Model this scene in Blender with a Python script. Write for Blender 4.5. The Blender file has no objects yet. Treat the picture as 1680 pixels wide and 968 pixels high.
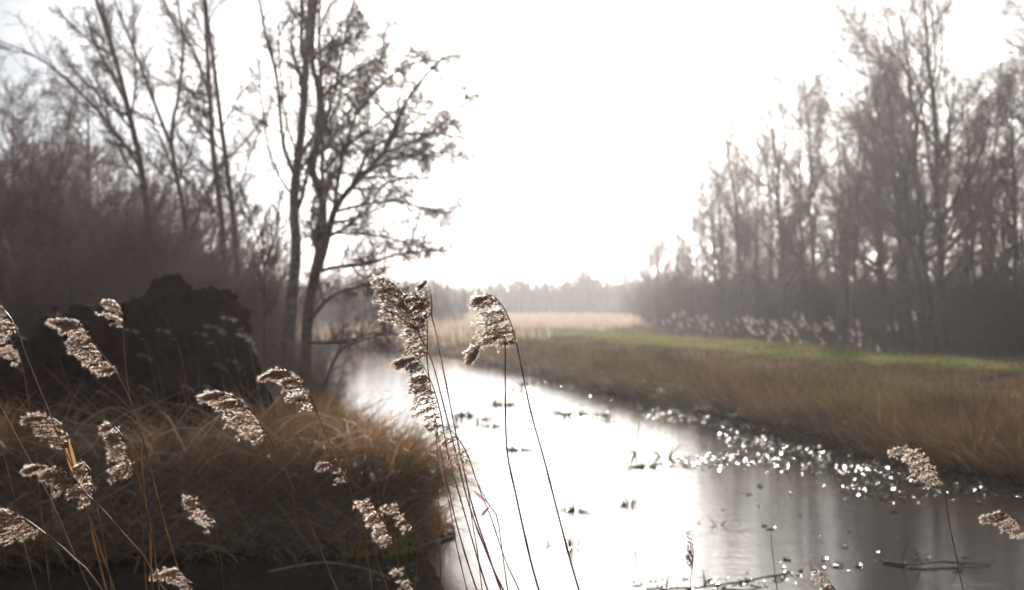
import bpy, math
import numpy as np
from mathutils import Vector

# ------------------------------------------------------------------ camera, sky, sun, exposure
sc = bpy.context.scene
COL = sc.collection
H = 2.2                                   # eye height above the water
FPX = 2333.0                              # focal length in photograph pixels (50 mm)
PITCH = math.atan(21 / FPX)
cam = bpy.data.cameras.new("camera")
cam.lens = 50; cam.sensor_width = 36; cam.clip_start = 0.05; cam.clip_end = 3000
cam.dof.use_dof = True; cam.dof.focus_distance = 4.0; cam.dof.aperture_fstop = 4.0
camo = bpy.data.objects.new("camera", cam); COL.objects.link(camo)
camo.location = (0, 0, H); camo.rotation_euler = (math.pi / 2 + PITCH, 0, 0)
sc.camera = camo

SUN_EL, SUN_AZ = math.radians(18), math.radians(3)
w = bpy.data.worlds.new("World"); sc.world = w; w.use_nodes = True
nt = w.node_tree; N = nt.nodes; bg = N["Background"]
sky = N.new("ShaderNodeTexSky"); sky.sky_type = 'NISHITA'; sky.sun_disc = False
sky.sun_elevation = SUN_EL; sky.sun_rotation = SUN_AZ
sky.air_density = 1.0; sky.dust_density = 0.9; sky.ozone_density = 1.0
# thin broken cloud over the whole sky
tc = N.new("ShaderNodeTexCoord"); mp = N.new("ShaderNodeMapping"); mp.inputs['Scale'].default_value = (1, 1, 2.6)
nz = N.new("ShaderNodeTexNoise"); nz.inputs['Scale'].default_value = 2.3; nz.inputs['Detail'].default_value = 5; nz.inputs['Roughness'].default_value = .55
mp.inputs['Location'].default_value = (9.1, 0.5, 0.3)
rp = N.new("ShaderNodeValToRGB"); ce = rp.color_ramp.elements
ce[0].position = .36; ce[0].color = (1.0, .995, .99, 1); ce[1].position = .62; ce[1].color = (.42, .45, .5, 1)
ce.new(.47).color = (.93, .925, .92, 1)
bw = N.new("ShaderNodeRGBToBW"); gm = N.new("ShaderNodeMix"); gm.data_type = 'RGBA'; gm.inputs[0].default_value = .72
mx = N.new("ShaderNodeMix"); mx.data_type = 'RGBA'; mx.blend_type = 'MULTIPLY'; mx.inputs[0].default_value = 1
lk = nt.links.new
lk(tc.outputs['Generated'], mp.inputs[0]); lk(mp.outputs[0], nz.inputs[0]); lk(nz.outputs[0], rp.inputs[0])
lk(sky.outputs[0], bw.inputs[0]); lk(sky.outputs[0], gm.inputs[6]); lk(bw.outputs[0], gm.inputs[7])
lk(gm.outputs[2], mx.inputs[6]); lk(rp.outputs[0], mx.inputs[7])
lk(mx.outputs[2], bg.inputs[0]); bg.inputs[1].default_value = 0.072

sl = bpy.data.lights.new("sun", 'SUN'); sl.energy = 5.0; sl.angle = math.radians(.6); sl.color = (1, .93, .85)
so = bpy.data.objects.new("sun", sl); COL.objects.link(so)
SDIR = Vector((math.sin(SUN_AZ) * math.cos(SUN_EL), math.cos(SUN_AZ) * math.cos(SUN_EL), math.sin(SUN_EL)))
so.rotation_euler = SDIR.to_track_quat('Z', 'Y').to_euler(); so.location = (0, 50, 60)

sc.view_settings.view_transform = 'Standard'; sc.view_settings.look = 'None'
sc.view_settings.gamma = 1; sc.view_settings.exposure = 1.0
sc.render.engine = 'CYCLES'
cy = sc.cycles
cy.use_denoising = True
try: cy.denoiser = 'OPENIMAGEDENOISE'
except Exception: pass
cy.max_bounces = 6; cy.diffuse_bounces = 2; cy.glossy_bounces = 3; cy.transmission_bounces = 3
cy.volume_bounces = 0; cy.transparent_max_bounces = 6
cy.caustics_reflective = False; cy.caustics_refractive = False
cy.sample_clamp_indirect = 6

# ------------------------------------------------------------------ helpers
rng = np.random.default_rng(11)
def U(a, b, n=None): return rng.uniform(a, b, n)
def nrm(v): return v / np.maximum(np.linalg.norm(v, axis=-1, keepdims=True), 1e-9)

def P(u, v, Y):
    """world point seen at photo pixel (u, v) at distance Y in front of the camera"""
    a, b = (u - 840) / FPX, (484 - v) / FPX
    y = math.cos(PITCH) - b * math.sin(PITCH); z = math.sin(PITCH) + b * math.cos(PITCH)
    k = Y / y
    return np.array((a * k, Y, H + z * k))
def Gp(u, v, z=0.0):
    d = P(u, v, 1.0) - np.array((0, 0, H))
    k = (z - H) / d[2]
    return np.array((0, 0, H)) + d * k

def spline(pts, n):
    """smooth resample (Catmull-Rom by arc length)"""
    p = np.asarray(pts, float)
    q = np.vstack([2 * p[0] - p[1], p, 2 * p[-1] - p[-2]])
    out = []
    for i in range(1, len(q) - 2):
        t = np.linspace(0, 1, 12, endpoint=False)[:, None]
        a, b, c, d = q[i - 1], q[i], q[i + 1], q[i + 2]
        out.append(.5 * (2 * b + (c - a) * t + (2 * a - 5 * b + 4 * c - d) * t ** 2 + (3 * b - a - 3 * c + d) * t ** 3))
    o = np.vstack(out + [p[-1:]])
    s = np.r_[0, np.cumsum(np.linalg.norm(np.diff(o, axis=0), axis=1))]
    g = np.linspace(0, s[-1], n)
    return np.stack([np.interp(g, s, o[:, k]) for k in range(o.shape[1])], 1)

class Geo:
    """collects vertices and quads/tris with a colour and a material index"""
    def __init__(s): s.v = []; s.f = []; s.c = []; s.m = []; s.n = 0
    def add(s, v, f, col=(.5, .5, .5), mat=0):
        v = np.asarray(v, float).reshape(-1, 3); f = np.asarray(f, int)
        c = np.asarray(col, float)
        if c.ndim == 1: c = np.broadcast_to(c, (len(v), 3))
        s.v.append(v); s.f.append((f + s.n, mat)); s.c.append(c); s.n += len(v)
    def mesh(s, name, mats, smooth=False, origin=(0, 0, 0)):
        me = bpy.data.meshes.new(name)
        v = np.vstack(s.v) - np.asarray(origin, float)
        me.vertices.add(len(v)); me.vertices.foreach_set("co", v.astype(np.float32).ravel())
        loops = np.concatenate([f.ravel() for f, m in s.f])
        tot = np.concatenate([np.full(len(f), f.shape[1]) for f, m in s.f])
        mi = np.concatenate([np.full(len(f), m) for f, m in s.f])
        start = np.r_[0, np.cumsum(tot)[:-1]]
        me.loops.add(len(loops)); me.loops.foreach_set("vertex_index", loops.astype(np.int32))
        me.polygons.add(len(tot))
        me.polygons.foreach_set("loop_start", start.astype(np.int32))
        me.polygons.foreach_set("loop_total", tot.astype(np.int32))
        me.polygons.foreach_set("material_index", mi.astype(np.int32))
        if smooth: me.polygons.foreach_set("use_smooth", np.ones(len(tot), bool))
        at = me.color_attributes.new("col", 'FLOAT_COLOR', 'POINT')
        cc = np.ones((len(v), 4), np.float32); cc[:, :3] = np.vstack(s.c)
        at.data.foreach_set("color", cc.ravel())
        for m in mats: me.materials.append(m)
        me.update(calc_edges=True)
        return me

def tubes(geo, Pn, Rn, S=3, col=(.5, .5, .5), mat=0):
    """Pn (N,K,3) polylines, Rn (N,K) radii -> S-sided tubes"""
    Pn = np.asarray(Pn, float); Rn = np.asarray(Rn, float)
    if Pn.ndim == 2: Pn = Pn[None]; Rn = Rn[None]
    n, K, _ = Pn.shape
    T = np.gradient(Pn, axis=1); T = nrm(T)
    mean = nrm(Pn[:, -1] - Pn[:, 0])
    ref = np.where(np.abs(mean[:, 2:3]) > .8, np.array([[1., .13, 0]]), np.array([[.1, .05, 1.]]))
    A = nrm(np.cross(T, ref[:, None, :])); B = np.cross(T, A)
    ang = np.arange(S) / S * 2 * math.pi
    V = Pn[:, :, None, :] + Rn[:, :, None, None] * (np.cos(ang)[None, None, :, None] * A[:, :, None, :] + np.sin(ang)[None, None, :, None] * B[:, :, None, :])
    idx = np.arange(n * K * S).reshape(n, K, S)
    a = idx[:, :-1]; b = idx[:, 1:]
    f = np.stack([a, np.roll(a, -1, 2), np.roll(b, -1, 2), b], -1).reshape(-1, 4)
    c = np.asarray(col, float)
    if c.ndim == 2: c = np.repeat(c, K * S, 0)
    elif c.ndim == 3: c = np.repeat(c.reshape(-1, 3), S, 0)
    geo.add(V, f, c, mat)

def blades(geo, base, d0, length, droop, width, K=5, col=(.3, .2, .1), mat=0, wig=.05, tipcol=None):
    """curved grass blades as thin tapering ribbons"""
    n = len(base); base = np.asarray(base, float); d = nrm(np.asarray(d0, float))
    L = np.broadcast_to(length, (n,)); dr = np.broadcast_to(droop, (n,)); W = np.broadcast_to(width, (n,))
    pts = np.zeros((n, K, 3)); pts[:, 0] = base
    side = nrm(rng.normal(size=(n, 3)) * np.array([1, .6, .25]))
    for k in range(1, K):
        pts[:, k] = pts[:, k - 1] + d * (L / (K - 1))[:, None]
        d = d + rng.normal(size=(n, 3)) * wig
        d[:, 2] -= dr * (.5 + 1.1 * k / K)
        d = nrm(d)
    T = nrm(np.gradient(pts, axis=1)); A = nrm(np.cross(T, np.cross(side[:, None, :], T)))
    prof = np.linspace(0, 1, K); prof = (1 - prof ** 2.2) * .5 + .03
    off = A * (W[:, None] * prof[None])[:, :, None]
    V = np.stack([pts - off, pts + off], 2)
    idx = np.arange(n * K * 2).reshape(n, K, 2)
    f = np.stack([idx[:, :-1, 0], idx[:, :-1, 1], idx[:, 1:, 1], idx[:, 1:, 0]], -1).reshape(-1, 4)
    c = np.broadcast_to(np.asarray(col, float), (n, 3))
    if tipcol is None: cc = np.repeat(c, K * 2, 0)
    else:
        tt = np.linspace(0, 1, K)[None, :, None]
        cc = c[:, None] * (1 - tt) + np.broadcast_to(np.asarray(tipcol, float), (n, 3))[:, None] * tt
        cc = np.repeat(cc.reshape(-1, 3), 2, 0)
    geo.add(V, f, cc, mat)
    return pts

def kids(Pn, Rn, m, t0, t1, ang, asd, ratio, K, wig, trop, rr=.55, rtip=.003, rmin=.003, taper=.6, Lref=None):
    """next generation of branches on polylines Pn"""
    n, Kp, _ = Pn.shape
    L = np.linalg.norm(np.diff(Pn, axis=1), axis=2).sum(1) if Lref is None else np.broadcast_to(Lref, (n,))
    t = t0 + (t1 - t0) * (np.arange(m)[None] + rng.random((n, m))) / m
    x = t * (Kp - 1); i = np.clip(x.astype(int), 0, Kp - 2); fr = (x - i)[..., None]
    r = np.arange(n)[:, None]
    pos = Pn[r, i] * (1 - fr) + Pn[r, i + 1] * fr
    T = nrm(Pn[r, i + 1] - Pn[r, i])
    rad = Rn[r, i] * (1 - fr[..., 0]) + Rn[r, i + 1] * fr[..., 0]
    pr = rng.normal(size=(n, m, 3)); pr = nrm(pr - (pr * T).sum(-1, keepdims=True) * T)
    a = np.radians(rng.normal(ang, asd, (n, m)))[..., None]
    d = nrm(np.cos(a) * T + np.sin(a) * pr)
    ln = L[:, None] * ratio * (1 - taper * t) * U(.6, 1.3, (n, m))
    pos = pos.reshape(-1, 3); d = d.reshape(-1, 3); ln = ln.ravel(); rad = rad.ravel()
    out = np.zeros((n * m, K, 3)); out[:, 0] = pos
    trop = np.asarray(trop, float)
    for k in range(1, K):
        out[:, k] = out[:, k - 1] + d * (ln / (K - 1))[:, None]
        d = nrm(d + rng.normal(size=d.shape) * wig + trop)
    r0 = np.maximum(rad * rr, rmin)
    R = r0[:, None] + (np.minimum(rtip, r0) - r0)[:, None] * np.linspace(0, 1, K)[None]
    return out, R

def obj(name, me, parent=None, label=None, cat=None, group=None, kind=None, loc=(0, 0, 0)):
    o = bpy.data.objects.new(name, me); COL.objects.link(o); o.location = loc
    if parent is not None: o.parent = parent
    if label: o["label"] = label
    if cat: o["category"] = cat
    if group: o["group"] = group
    if kind: o["kind"] = kind
    return o
def thing(name, loc, label, cat, group=None): return obj(name, None, None, label, cat, group, None, tuple(float(q) for q in loc))
def copy_thing(root, loc, rz=0, s=(1, 1, 1), label=None, group=None, tilt=(0, 0)):
    r = root.copy(); COL.objects.link(r)
    r.location = tuple(float(q) for q in loc); r.rotation_euler = (tilt[0], tilt[1], rz); r.scale = s
    if label: r["label"] = label
    if group: r["group"] = group
    elif "group" in r and label: pass
    for ch in PARTS.get(root.name, []):
        c = ch.copy(); COL.objects.link(c); c.parent = r
    return r
PARTS = {}

# ------------------------------------------------------------------ materials
def mat(name): 
    m = bpy.data.materials.new(name); m.use_nodes = True
    return m, m.node_tree, m.node_tree.nodes["Principled BSDF"]
def veg(name, trans=.4, rough=.5, spec=.3, gain=1.0, noise=0, tcol=(1, 1, 1)):
    """plant matter: colour from the mesh, thin so that sun shines through"""
    m, t, b = mat(name); n = t.nodes
    at = n.new("ShaderNodeAttribute"); at.attribute_name = "col"
    c = at.outputs["Color"]
    if noise:
        tx = n.new("ShaderNodeTexNoise"); tx.inputs["Scale"].default_value = noise; tx.inputs["Detail"].default_value = 3
        co = n.new("ShaderNodeTexCoord"); t.links.new(co.outputs["Object"], tx.inputs[0])
        r = n.new("ShaderNodeValToRGB"); r.color_ramp.elements[0].color = (.55, .55, .55, 1); r.color_ramp.elements[1].color = (1.35, 1.35, 1.35, 1)
        r.color_ramp.elements[0].position = .3; r.color_ramp.elements[1].position = .7
        mu = n.new("ShaderNodeMix"); mu.data_type = 'RGBA'; mu.blend_type = 'MULTIPLY'; mu.inputs[0].default_value = 1
        t.links.new(tx.outputs[0], r.inputs[0]); t.links.new(c, mu.inputs[6]); t.links.new(r.outputs[0], mu.inputs[7]); c = mu.outputs[2]
    t.links.new(c, b.inputs["Base Color"]); b.inputs["Roughness"].default_value = rough
    b.inputs["Specular IOR Level"].default_value = spec
    if trans > 0:
        tr = n.new("ShaderNodeBsdfTranslucent"); ms = n.new("ShaderNodeMixShader"); ms.inputs[0].default_value = trans
        mu = n.new("ShaderNodeMix"); mu.data_type = 'RGBA'; mu.blend_type = 'MULTIPLY'; mu.inputs[0].default_value = 1
        t.links.new(c, mu.inputs[6]); mu.inputs[7].default_value = (*tcol, 1); t.links.new(mu.outputs[2], tr.inputs[0])
        t.links.new(b.outputs[0], ms.inputs[1]); t.links.new(tr.outputs[0], ms.inputs[2])
        t.links.new(ms.outputs[0], n["Material Output"].inputs[0])
    return m
M_BARK = veg("bark", 0, .85, .2, noise=9)
M_TWIG = veg("twig", 0, .8, .25)
M_BLADE = veg("dry_sedge", .35, .5, .05)
M_GREEN = veg("green_grass", .6, .5, .3)
M_STEM = veg("reed_stem", .45, .35, .5, noise=14)
M_HAIR = veg("plume_hair", .8, .6, .2)
_t = M_HAIR.node_tree; _n = _t.nodes       # silky hairs scatter the low sun forward
_rf = _n.new("ShaderNodeBsdfRefraction"); _rf.inputs["Roughness"].default_value = .7; _rf.inputs["IOR"].default_value = 1.45
_rf.inputs["Color"].default_value = (.93, .88, .84, 1)
_ms = _n.new("ShaderNodeMixShader"); _ms.inputs[0].default_value = .13
_src = _n["Material Output"].inputs[0].links[0].from_socket
_t.links.new(_src, _ms.inputs[1]); _t.links.new(_rf.outputs[0], _ms.inputs[2]); _t.links.new(_ms.outputs[0], _n["Material Output"].inputs[0])
M_SEED = veg("plume_seed", .3, .6, .3)
M_WLEAF = veg("wet_leaf", .15, .2, .7)

def ground_mat():
    m, t, b = mat("peat_ground"); n = t.nodes
    at = n.new("ShaderNodeAttribute"); at.attribute_name = "col"
    tx = n.new("ShaderNodeTexNoise"); tx.inputs["Scale"].default_value = 1.7; tx.inputs["Detail"].default_value = 8; tx.inputs["Roughness"].default_value = .7
    co = n.new("ShaderNodeTexCoord"); t.links.new(co.outputs["Object"], tx.inputs[0])
    r = n.new("ShaderNodeValToRGB"); r.color_ramp.elements[0].color = (.45, .42, .4, 1); r.color_ramp.elements[1].color = (1.5, 1.4, 1.3, 1)
    r.color_ramp.elements[0].position = .3; r.color_ramp.elements[1].position = .7
    mu = n.new("ShaderNodeMix"); mu.data_type = 'RGBA'; mu.blend_type = 'MULTIPLY'; mu.inputs[0].default_value = 1
    t.links.new(tx.outputs[0], r.inputs[0]); t.links.new(at.outputs["Color"], mu.inputs[6]); t.links.new(r.outputs[0], mu.inputs[7])
    t.links.new(mu.outputs[2], b.inputs["Base Color"]); b.inputs["Roughness"].default_value = .9; b.inputs["Specular IOR Level"].default_value = 0
    bp = n.new("ShaderNodeBump"); bp.inputs["Strength"].default_value = .6; bp.inputs["Distance"].default_value = .08
    t.links.new(tx.outputs[0], bp.inputs["Height"]); t.links.new(bp.outputs[0], b.inputs["Normal"])
    return m
M_GROUND = ground_mat()

def water_mat():
    m, t, b = mat("river_water"); n = t.nodes
    b.inputs["Base Color"].default_value = (.02, .019, .017, 1); b.inputs["Roughness"].default_value = .035
    b.inputs["IOR"].default_value = 1.333; b.inputs["Specular IOR Level"].default_value = .5
    co = n.new("ShaderNodeTexCoord"); mp = n.new("ShaderNodeMapping"); mp.inputs["Scale"].default_value = (.8, 2.2, 1)
    a = n.new("ShaderNodeTexNoise"); a.inputs["Scale"].default_value = 7; a.inputs["Detail"].default_value = 3
    c = n.new("ShaderNodeTexNoise"); c.inputs["Scale"].default_value = 1.1; c.inputs["Detail"].default_value = 2
    t.links.new(co.outputs["Object"], mp.inputs[0]); t.links.new(mp.outputs[0], a.inputs[0]); t.links.new(mp.outputs[0], c.inputs[0])
    ad = n.new("ShaderNodeMath"); ad.operation = 'MULTIPLY'; t.links.new(a.outputs[0], ad.inputs[0]); t.links.new(c.outputs[0], ad.inputs[1])
    bp = n.new("ShaderNodeBump"); bp.inputs["Strength"].default_value = .4; bp.inputs["Distance"].default_value = .013
    t.links.new(ad.outputs[0], bp.inputs["Height"]); t.links.new(bp.outputs[0], b.inputs["Normal"])
    return m
M_WATER = water_mat()

def root_mat():
    m, t, b = mat("peaty_root_plate"); n = t.nodes
    co = n.new("ShaderNodeTexCoord")
    tx = n.new("ShaderNodeTexNoise"); tx.inputs["Scale"].default_value = 5; tx.inputs["Detail"].default_value = 8; tx.inputs["Roughness"].default_value = .7
    r = n.new("ShaderNodeValToRGB"); r.color_ramp.elements[0].color = (.009, .004, .003, 1); r.color_ramp.elements[1].color = (.058, .02, .012, 1)
    r.color_ramp.elements[0].position = .3; r.color_ramp.elements[1].position = .75
    t.links.new(co.outputs["Object"], tx.inputs[0]); t.links.new(tx.outputs[0], r.inputs[0]); t.links.new(r.outputs[0], b.inputs["Base Color"])
    b.inputs["Roughness"].default_value = .95; b.inputs["Specular IOR Level"].default_value = .1
    bp = n.new("ShaderNodeBump"); bp.inputs["Strength"].default_value = .8; bp.inputs["Distance"].default_value = .06
    t.links.new(tx.outputs[0], bp.inputs["Height"]); t.links.new(bp.outputs[0], b.inputs["Normal"])
    return m
M_ROOT = root_mat()

# ------------------------------------------------------------------ terrain
LEFT = [(-60, 9.5), (-8, 11.6), (-4.4, 12.2), (-2.5, 12.8), (-.9, 12.85), (-.62, 13.6), (-.75, 14.6), (-1.5, 17), (-2.4, 19.5), (-2.9, 22.3), (-3.4, 26.3), (-5.2, 35.4), (-8.0, 54), (-9.4, 64), (-12, 69), (-30, 74), (-90, 78)]
RIGHT = [(-90, 92), (-30, 84), (-9.4, 76), (-3.4, 66.7), (-1.5, 59), (.8, 48), (2.5, 36.7), (4.0, 30.2), (4.85, 24.4), (5.7, 19.7), (6.5, 17.4), (8.2, 13), (11, 10), (16, 8.4), (60, 8)]
NEAR = [(60, 4), (10, 5.8), (4, 6.3), (0, 6.4), (-4, 6.2), (-10, 6), (-60, 5)]
def dens(pl, step=.5):
    o = []
    for (a, b) in zip(pl[:-1], pl[1:]):
        a, b = np.array(a, float), np.array(b, float); k = max(2, int(np.linalg.norm(b - a) / step))
        o.append(a + (b - a) * np.linspace(0, 1, k, endpoint=False)[:, None])
    return np.vstack(o + [np.array(pl[-1:], float)])
RIV = np.array(LEFT + RIGHT + NEAR, float)
def sdist(x, y):
    """signed distance to the river's edge, positive on land"""
    x = np.asarray(x, float); y = np.asarray(y, float); sh = x.shape; x = x.ravel(); y = y.ravel()
    d = np.full(x.shape, 1e9); ins = np.zeros(x.shape, bool)
    for i in range(len(RIV)):
        ax, ay = RIV[i]; bx, by = RIV[(i + 1) % len(RIV)]
        ex, ey = bx - ax, by - ay; t = np.clip(((x - ax) * ex + (y - ay) * ey) / (ex * ex + ey * ey), 0, 1)
        d = np.minimum(d, (x - ax - t * ex) ** 2 + (y - ay - t * ey) ** 2)
        c = ((ay > y) != (by > y)) & (x < (bx - ax) * (y - ay) / ((by - ay) if by != ay else 1e-9) + ax)
        ins ^= c
    d = np.sqrt(d)
    return np.where(ins, -d, d).reshape(sh)
# path of mown grass on the right bank: centre line and half width
PATHL = dens([(20, 21), (15.5, 28), (12.6, 35), (10, 47), (7.4, 59), (5.6, 70), (3.0, 84), (-1, 100)], .6)
def pathd(x, y):
    x = np.asarray(x, float).ravel(); y = np.asarray(y, float).ravel()
    d = np.full(x.shape, 1e9)
    for px, py in PATHL[::2]: d = np.minimum(d, (x - px) ** 2 + (y - py) ** 2)
    return np.sqrt(d)

def bumps(x, y):
    return (np.sin(x * 1.7 + 1.3 * np.sin(y * .9)) * np.sin(y * 1.4 + 1.1 * np.sin(x * .8 + 2)) * .06
            + np.sin(x * .37 + .6) * np.sin(y * .29 + 1.2) * .08)
def zland(x, y):
    s = sdist(x, y) + .15 * np.sin(np.asarray(x) * 2.3 + np.asarray(y) * 1.1)
    up = .42 * (1 - np.exp(-np.maximum(s, 0) / .9)) + bumps(x, y) * np.clip(s / 2, 0, 1)
    dn = -.8 * (1 - np.exp(np.minimum(s, 0) / .7))
    up = up + .32 * np.clip((5.0 - pathd(x, y).reshape(np.shape(x))) / 2.2, 0, 1) * np.clip(s / 3, 0, 1)
    return np.where(s > 0, up, dn)

def build_ground():
    gx = np.unique(np.concatenate([np.linspace(-14, 14, 170), np.sinh(np.linspace(-4.2, 4.2, 90)) * 20]))
    gy = np.unique(np.concatenate([np.linspace(-2, 40, 190), np.linspace(40, 110, 120), np.linspace(110, 700, 40), np.linspace(-40, -2, 8)]))
    gx = np.clip(gx, -660, 660)
    X, Y = np.meshgrid(gx, gy); Z = zland(X, Y)
    n0, n1 = X.shape; idx = np.arange(n0 * n1).reshape(n0, n1)
    f = np.stack([idx[:-1, :-1], idx[:-1, 1:], idx[1:, 1:], idx[1:, :-1]], -1).reshape(-1, 4)
    pd = pathd(X, Y)
    c = np.tile(np.array([.095, .062, .04]), (n0 * n1, 1))
    g = np.clip((3.1 - pd) / .8, 0, 1)[:, None]
    c = c * (1 - g) + np.array([.08, .10, .02]) * g
    wet = (Z.ravel() < .06)[:, None]; c = np.where(wet, np.array([.02, .014, .01]), c)
    g_ = Geo(); g_.add(np.stack([X, Y, Z], -1), f, c)
    obj("ground", g_.mesh("ground", [M_GROUND], True), kind="structure")
    g2 = Geo(); g2.add([(-300, 3, 0), (300, 3, 0), (300, 110, 0), (-300, 110, 0)], [(0, 1, 2, 3)])
    obj("river", g2.mesh("river", [M_WATER]), kind="structure")
build_ground()
def at_ground(x, y): return float(zland(np.array([x]), np.array([y]))[0])

# ------------------------------------------------------------------ trees
BARK = np.array([.13, .092, .082]); TW = np.array([.18, .104, .103])
def tree_parts(root, trunk, tr, limbs, lr, crown_geo, bark=BARK, origin=(0, 0, 0), S=8):
    parts = []
    g = Geo(); tubes(g, trunk, tr, S, bark)
    parts.append(obj("trunk", g.mesh("trunk", [M_BARK], True, origin), root))
    for p, r in zip(limbs, lr):
        g = Geo(); tubes(g, p, r, 6, bark * .9)
        parts.append(obj("limb", g.mesh("limb", [M_BARK], True, origin), root))
    parts.append(obj("crown", crown_geo.mesh("crown", [M_TWIG], False, origin), root))
    PARTS[root.name] = parts
    return parts

def twigs(g, Pn, Rn, spec, col=TW):
    """several generations of twigs on polylines, added to crown g"""
    for (m, t0, t1, ang, asd, ratio, K, wig, trop, rtip, rmin, taper) in spec:
        Pn, Rn = kids(Pn, Rn, m, t0, t1, ang, asd, ratio, K, wig, trop, .6, rtip, rmin, taper)
        c = col[None] * U(.7, 1.25, (len(Pn), 1))
        tubes(g, Pn, Rn, 3, c)
    return Pn, Rn

def polyr(pts, n, r0, r1):
    p = spline(pts, n); t = np.linspace(0, 1, n)
    return p, r0 + (r1 - r0) * t ** .9

def proto_tree(name, label, cat, h, lean, nl, seed, style, group):
    global rng
    rng = np.random.default_rng(seed)
    root = thing(name, (0, 0, 0), label, cat, group)
    K = 14; z = np.linspace(0, h, K)
    wob = np.cumsum(rng.normal(size=(K, 2)) * .09 * h / 14, 0)
    tr = np.stack([lean[0] * (z / h) ** 1.4 * h + wob[:, 0], lean[1] * (z / h) ** 1.4 * h + wob[:, 1], z], 1); tr[0, :2] = 0; tr[0, 2] = -.3
    r0 = .011 * h + .02; R = r0 * (1 - .93 * np.linspace(0, 1, K)) 
    g = Geo()
    wind = np.array([-.10, 0, .10])
    if style == 'birch':
        L, lr = kids(tr[None], R[None], nl, .22, .97, 42, 12, .40, 9, .11, wind, .6, .008, .012, .55)
        spec = [(11, .12, 1, 40, 13, .45, 6, .14, (-.06, 0, .03), .006, .007, .5), (7, .1, 1, 40, 15, .5, 5, .17, (-.05, 0, -.01), .0045, .005, .4), (4, .1, 1, 42, 15, .55, 3, .16, (-.03, 0, -.04), .0035, .005, .3)]
    elif style == 'alder':
        L, lr = kids(tr[None], R[None], nl, .18, .95, 50, 12, .38, 9, .14, (-.05, 0, .09), .6, .008, .012, .55)
        spec = [(11, .12, 1, 50, 14, .48, 6, .2, (-.03, 0, .04), .007, .008, .5), (7, .1, 1, 48, 18, .5, 4, .22, (0, 0, .02), .005, .006, .4), (5, .2, 1, 50, 18, .5, 3, .2, (0, 0, -.02), .004, .005, .3)]
    else:   # slim young tree
        L, lr = kids(tr[None], R[None], nl, .3, .97, 30, 8, .30, 8, .07, wind, .55, .006, .01, .5)
        spec = [(8, .1, 1, 32, 10, .42, 5, .12, (-.05, 0, .04), .005, .005, .5), (6, .1, 1, 36, 12, .5, 4, .15, (-.04, 0, 0), .004, .004, .4), (3, .2, 1, 36, 12, .5, 3, .15, (-.03, 0, -.02), .003, .004, .3)]
    big = np.argsort(-lr[:, 0])[:5]
    twigs(g, L, lr, spec)
    rest = np.setdiff1d(np.arange(len(L)), big)
    tubes(g, L[rest], lr[rest], 4, TW)
    tree_parts(root, tr, R, [L[i] for i in big], [lr[i] for i in big], g)
    return root

def proto_shrub(name, label, cat, h, nst, seed, spread, group, col=np.array([.15, .095, .085])):
    global rng
    rng = np.random.default_rng(seed)
    root = thing(name, (0, 0, 0), label, cat, group)
    az = U(0, 2 * math.pi, nst); K = 9; rad = U(0, .5, nst) * spread
    st = np.zeros((nst, K, 3)); st[:, 0, 0] = np.cos(az) * rad; st[:, 0, 1] = np.sin(az) * rad; st[:, 0, 2] = -.15
    d = nrm(np.stack([np.cos(az) * U(.05, .45, nst) * spread / 2 - .05, np.sin(az) * U(.05, .45, nst) * spread / 2, np.ones(nst)], 1)); ln = h * U(.55, 1.0, nst)
    for k in range(1, K):
        st[:, k] = st[:, k - 1] + d * (ln / (K - 1))[:, None]; d = nrm(d + rng.normal(size=d.shape) * .07 + np.array([-.01, 0, .03]))
    R = (.006 * h + .006) * U(.6, 1.1, nst)[:, None] * (1 - .85 * np.linspace(0, 1, K))[None]
    g = Geo(); tubes(g, st, R, 5, col * .9)
    parts = [obj("stem_cluster", g.mesh("stems", [M_BARK], True), root)]
    g = Geo()
    twigs(g, st, R, [(12, .12, 1, 34, 12, .30, 6, .12, (-.02, 0, .06), .005, .006, .4), (7, .1, 1, 36, 14, .5, 4, .16, (-.02, 0, .02), .004, .005, .4), (3, .1, 1, 38, 14, .55, 3, .16, (0, 0, 0), .003, .0045, .3)], col)
    parts.append(obj("crown", g.mesh("crown", [M_TWIG]), root))
    PARTS[root.name] = parts
    return root

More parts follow.
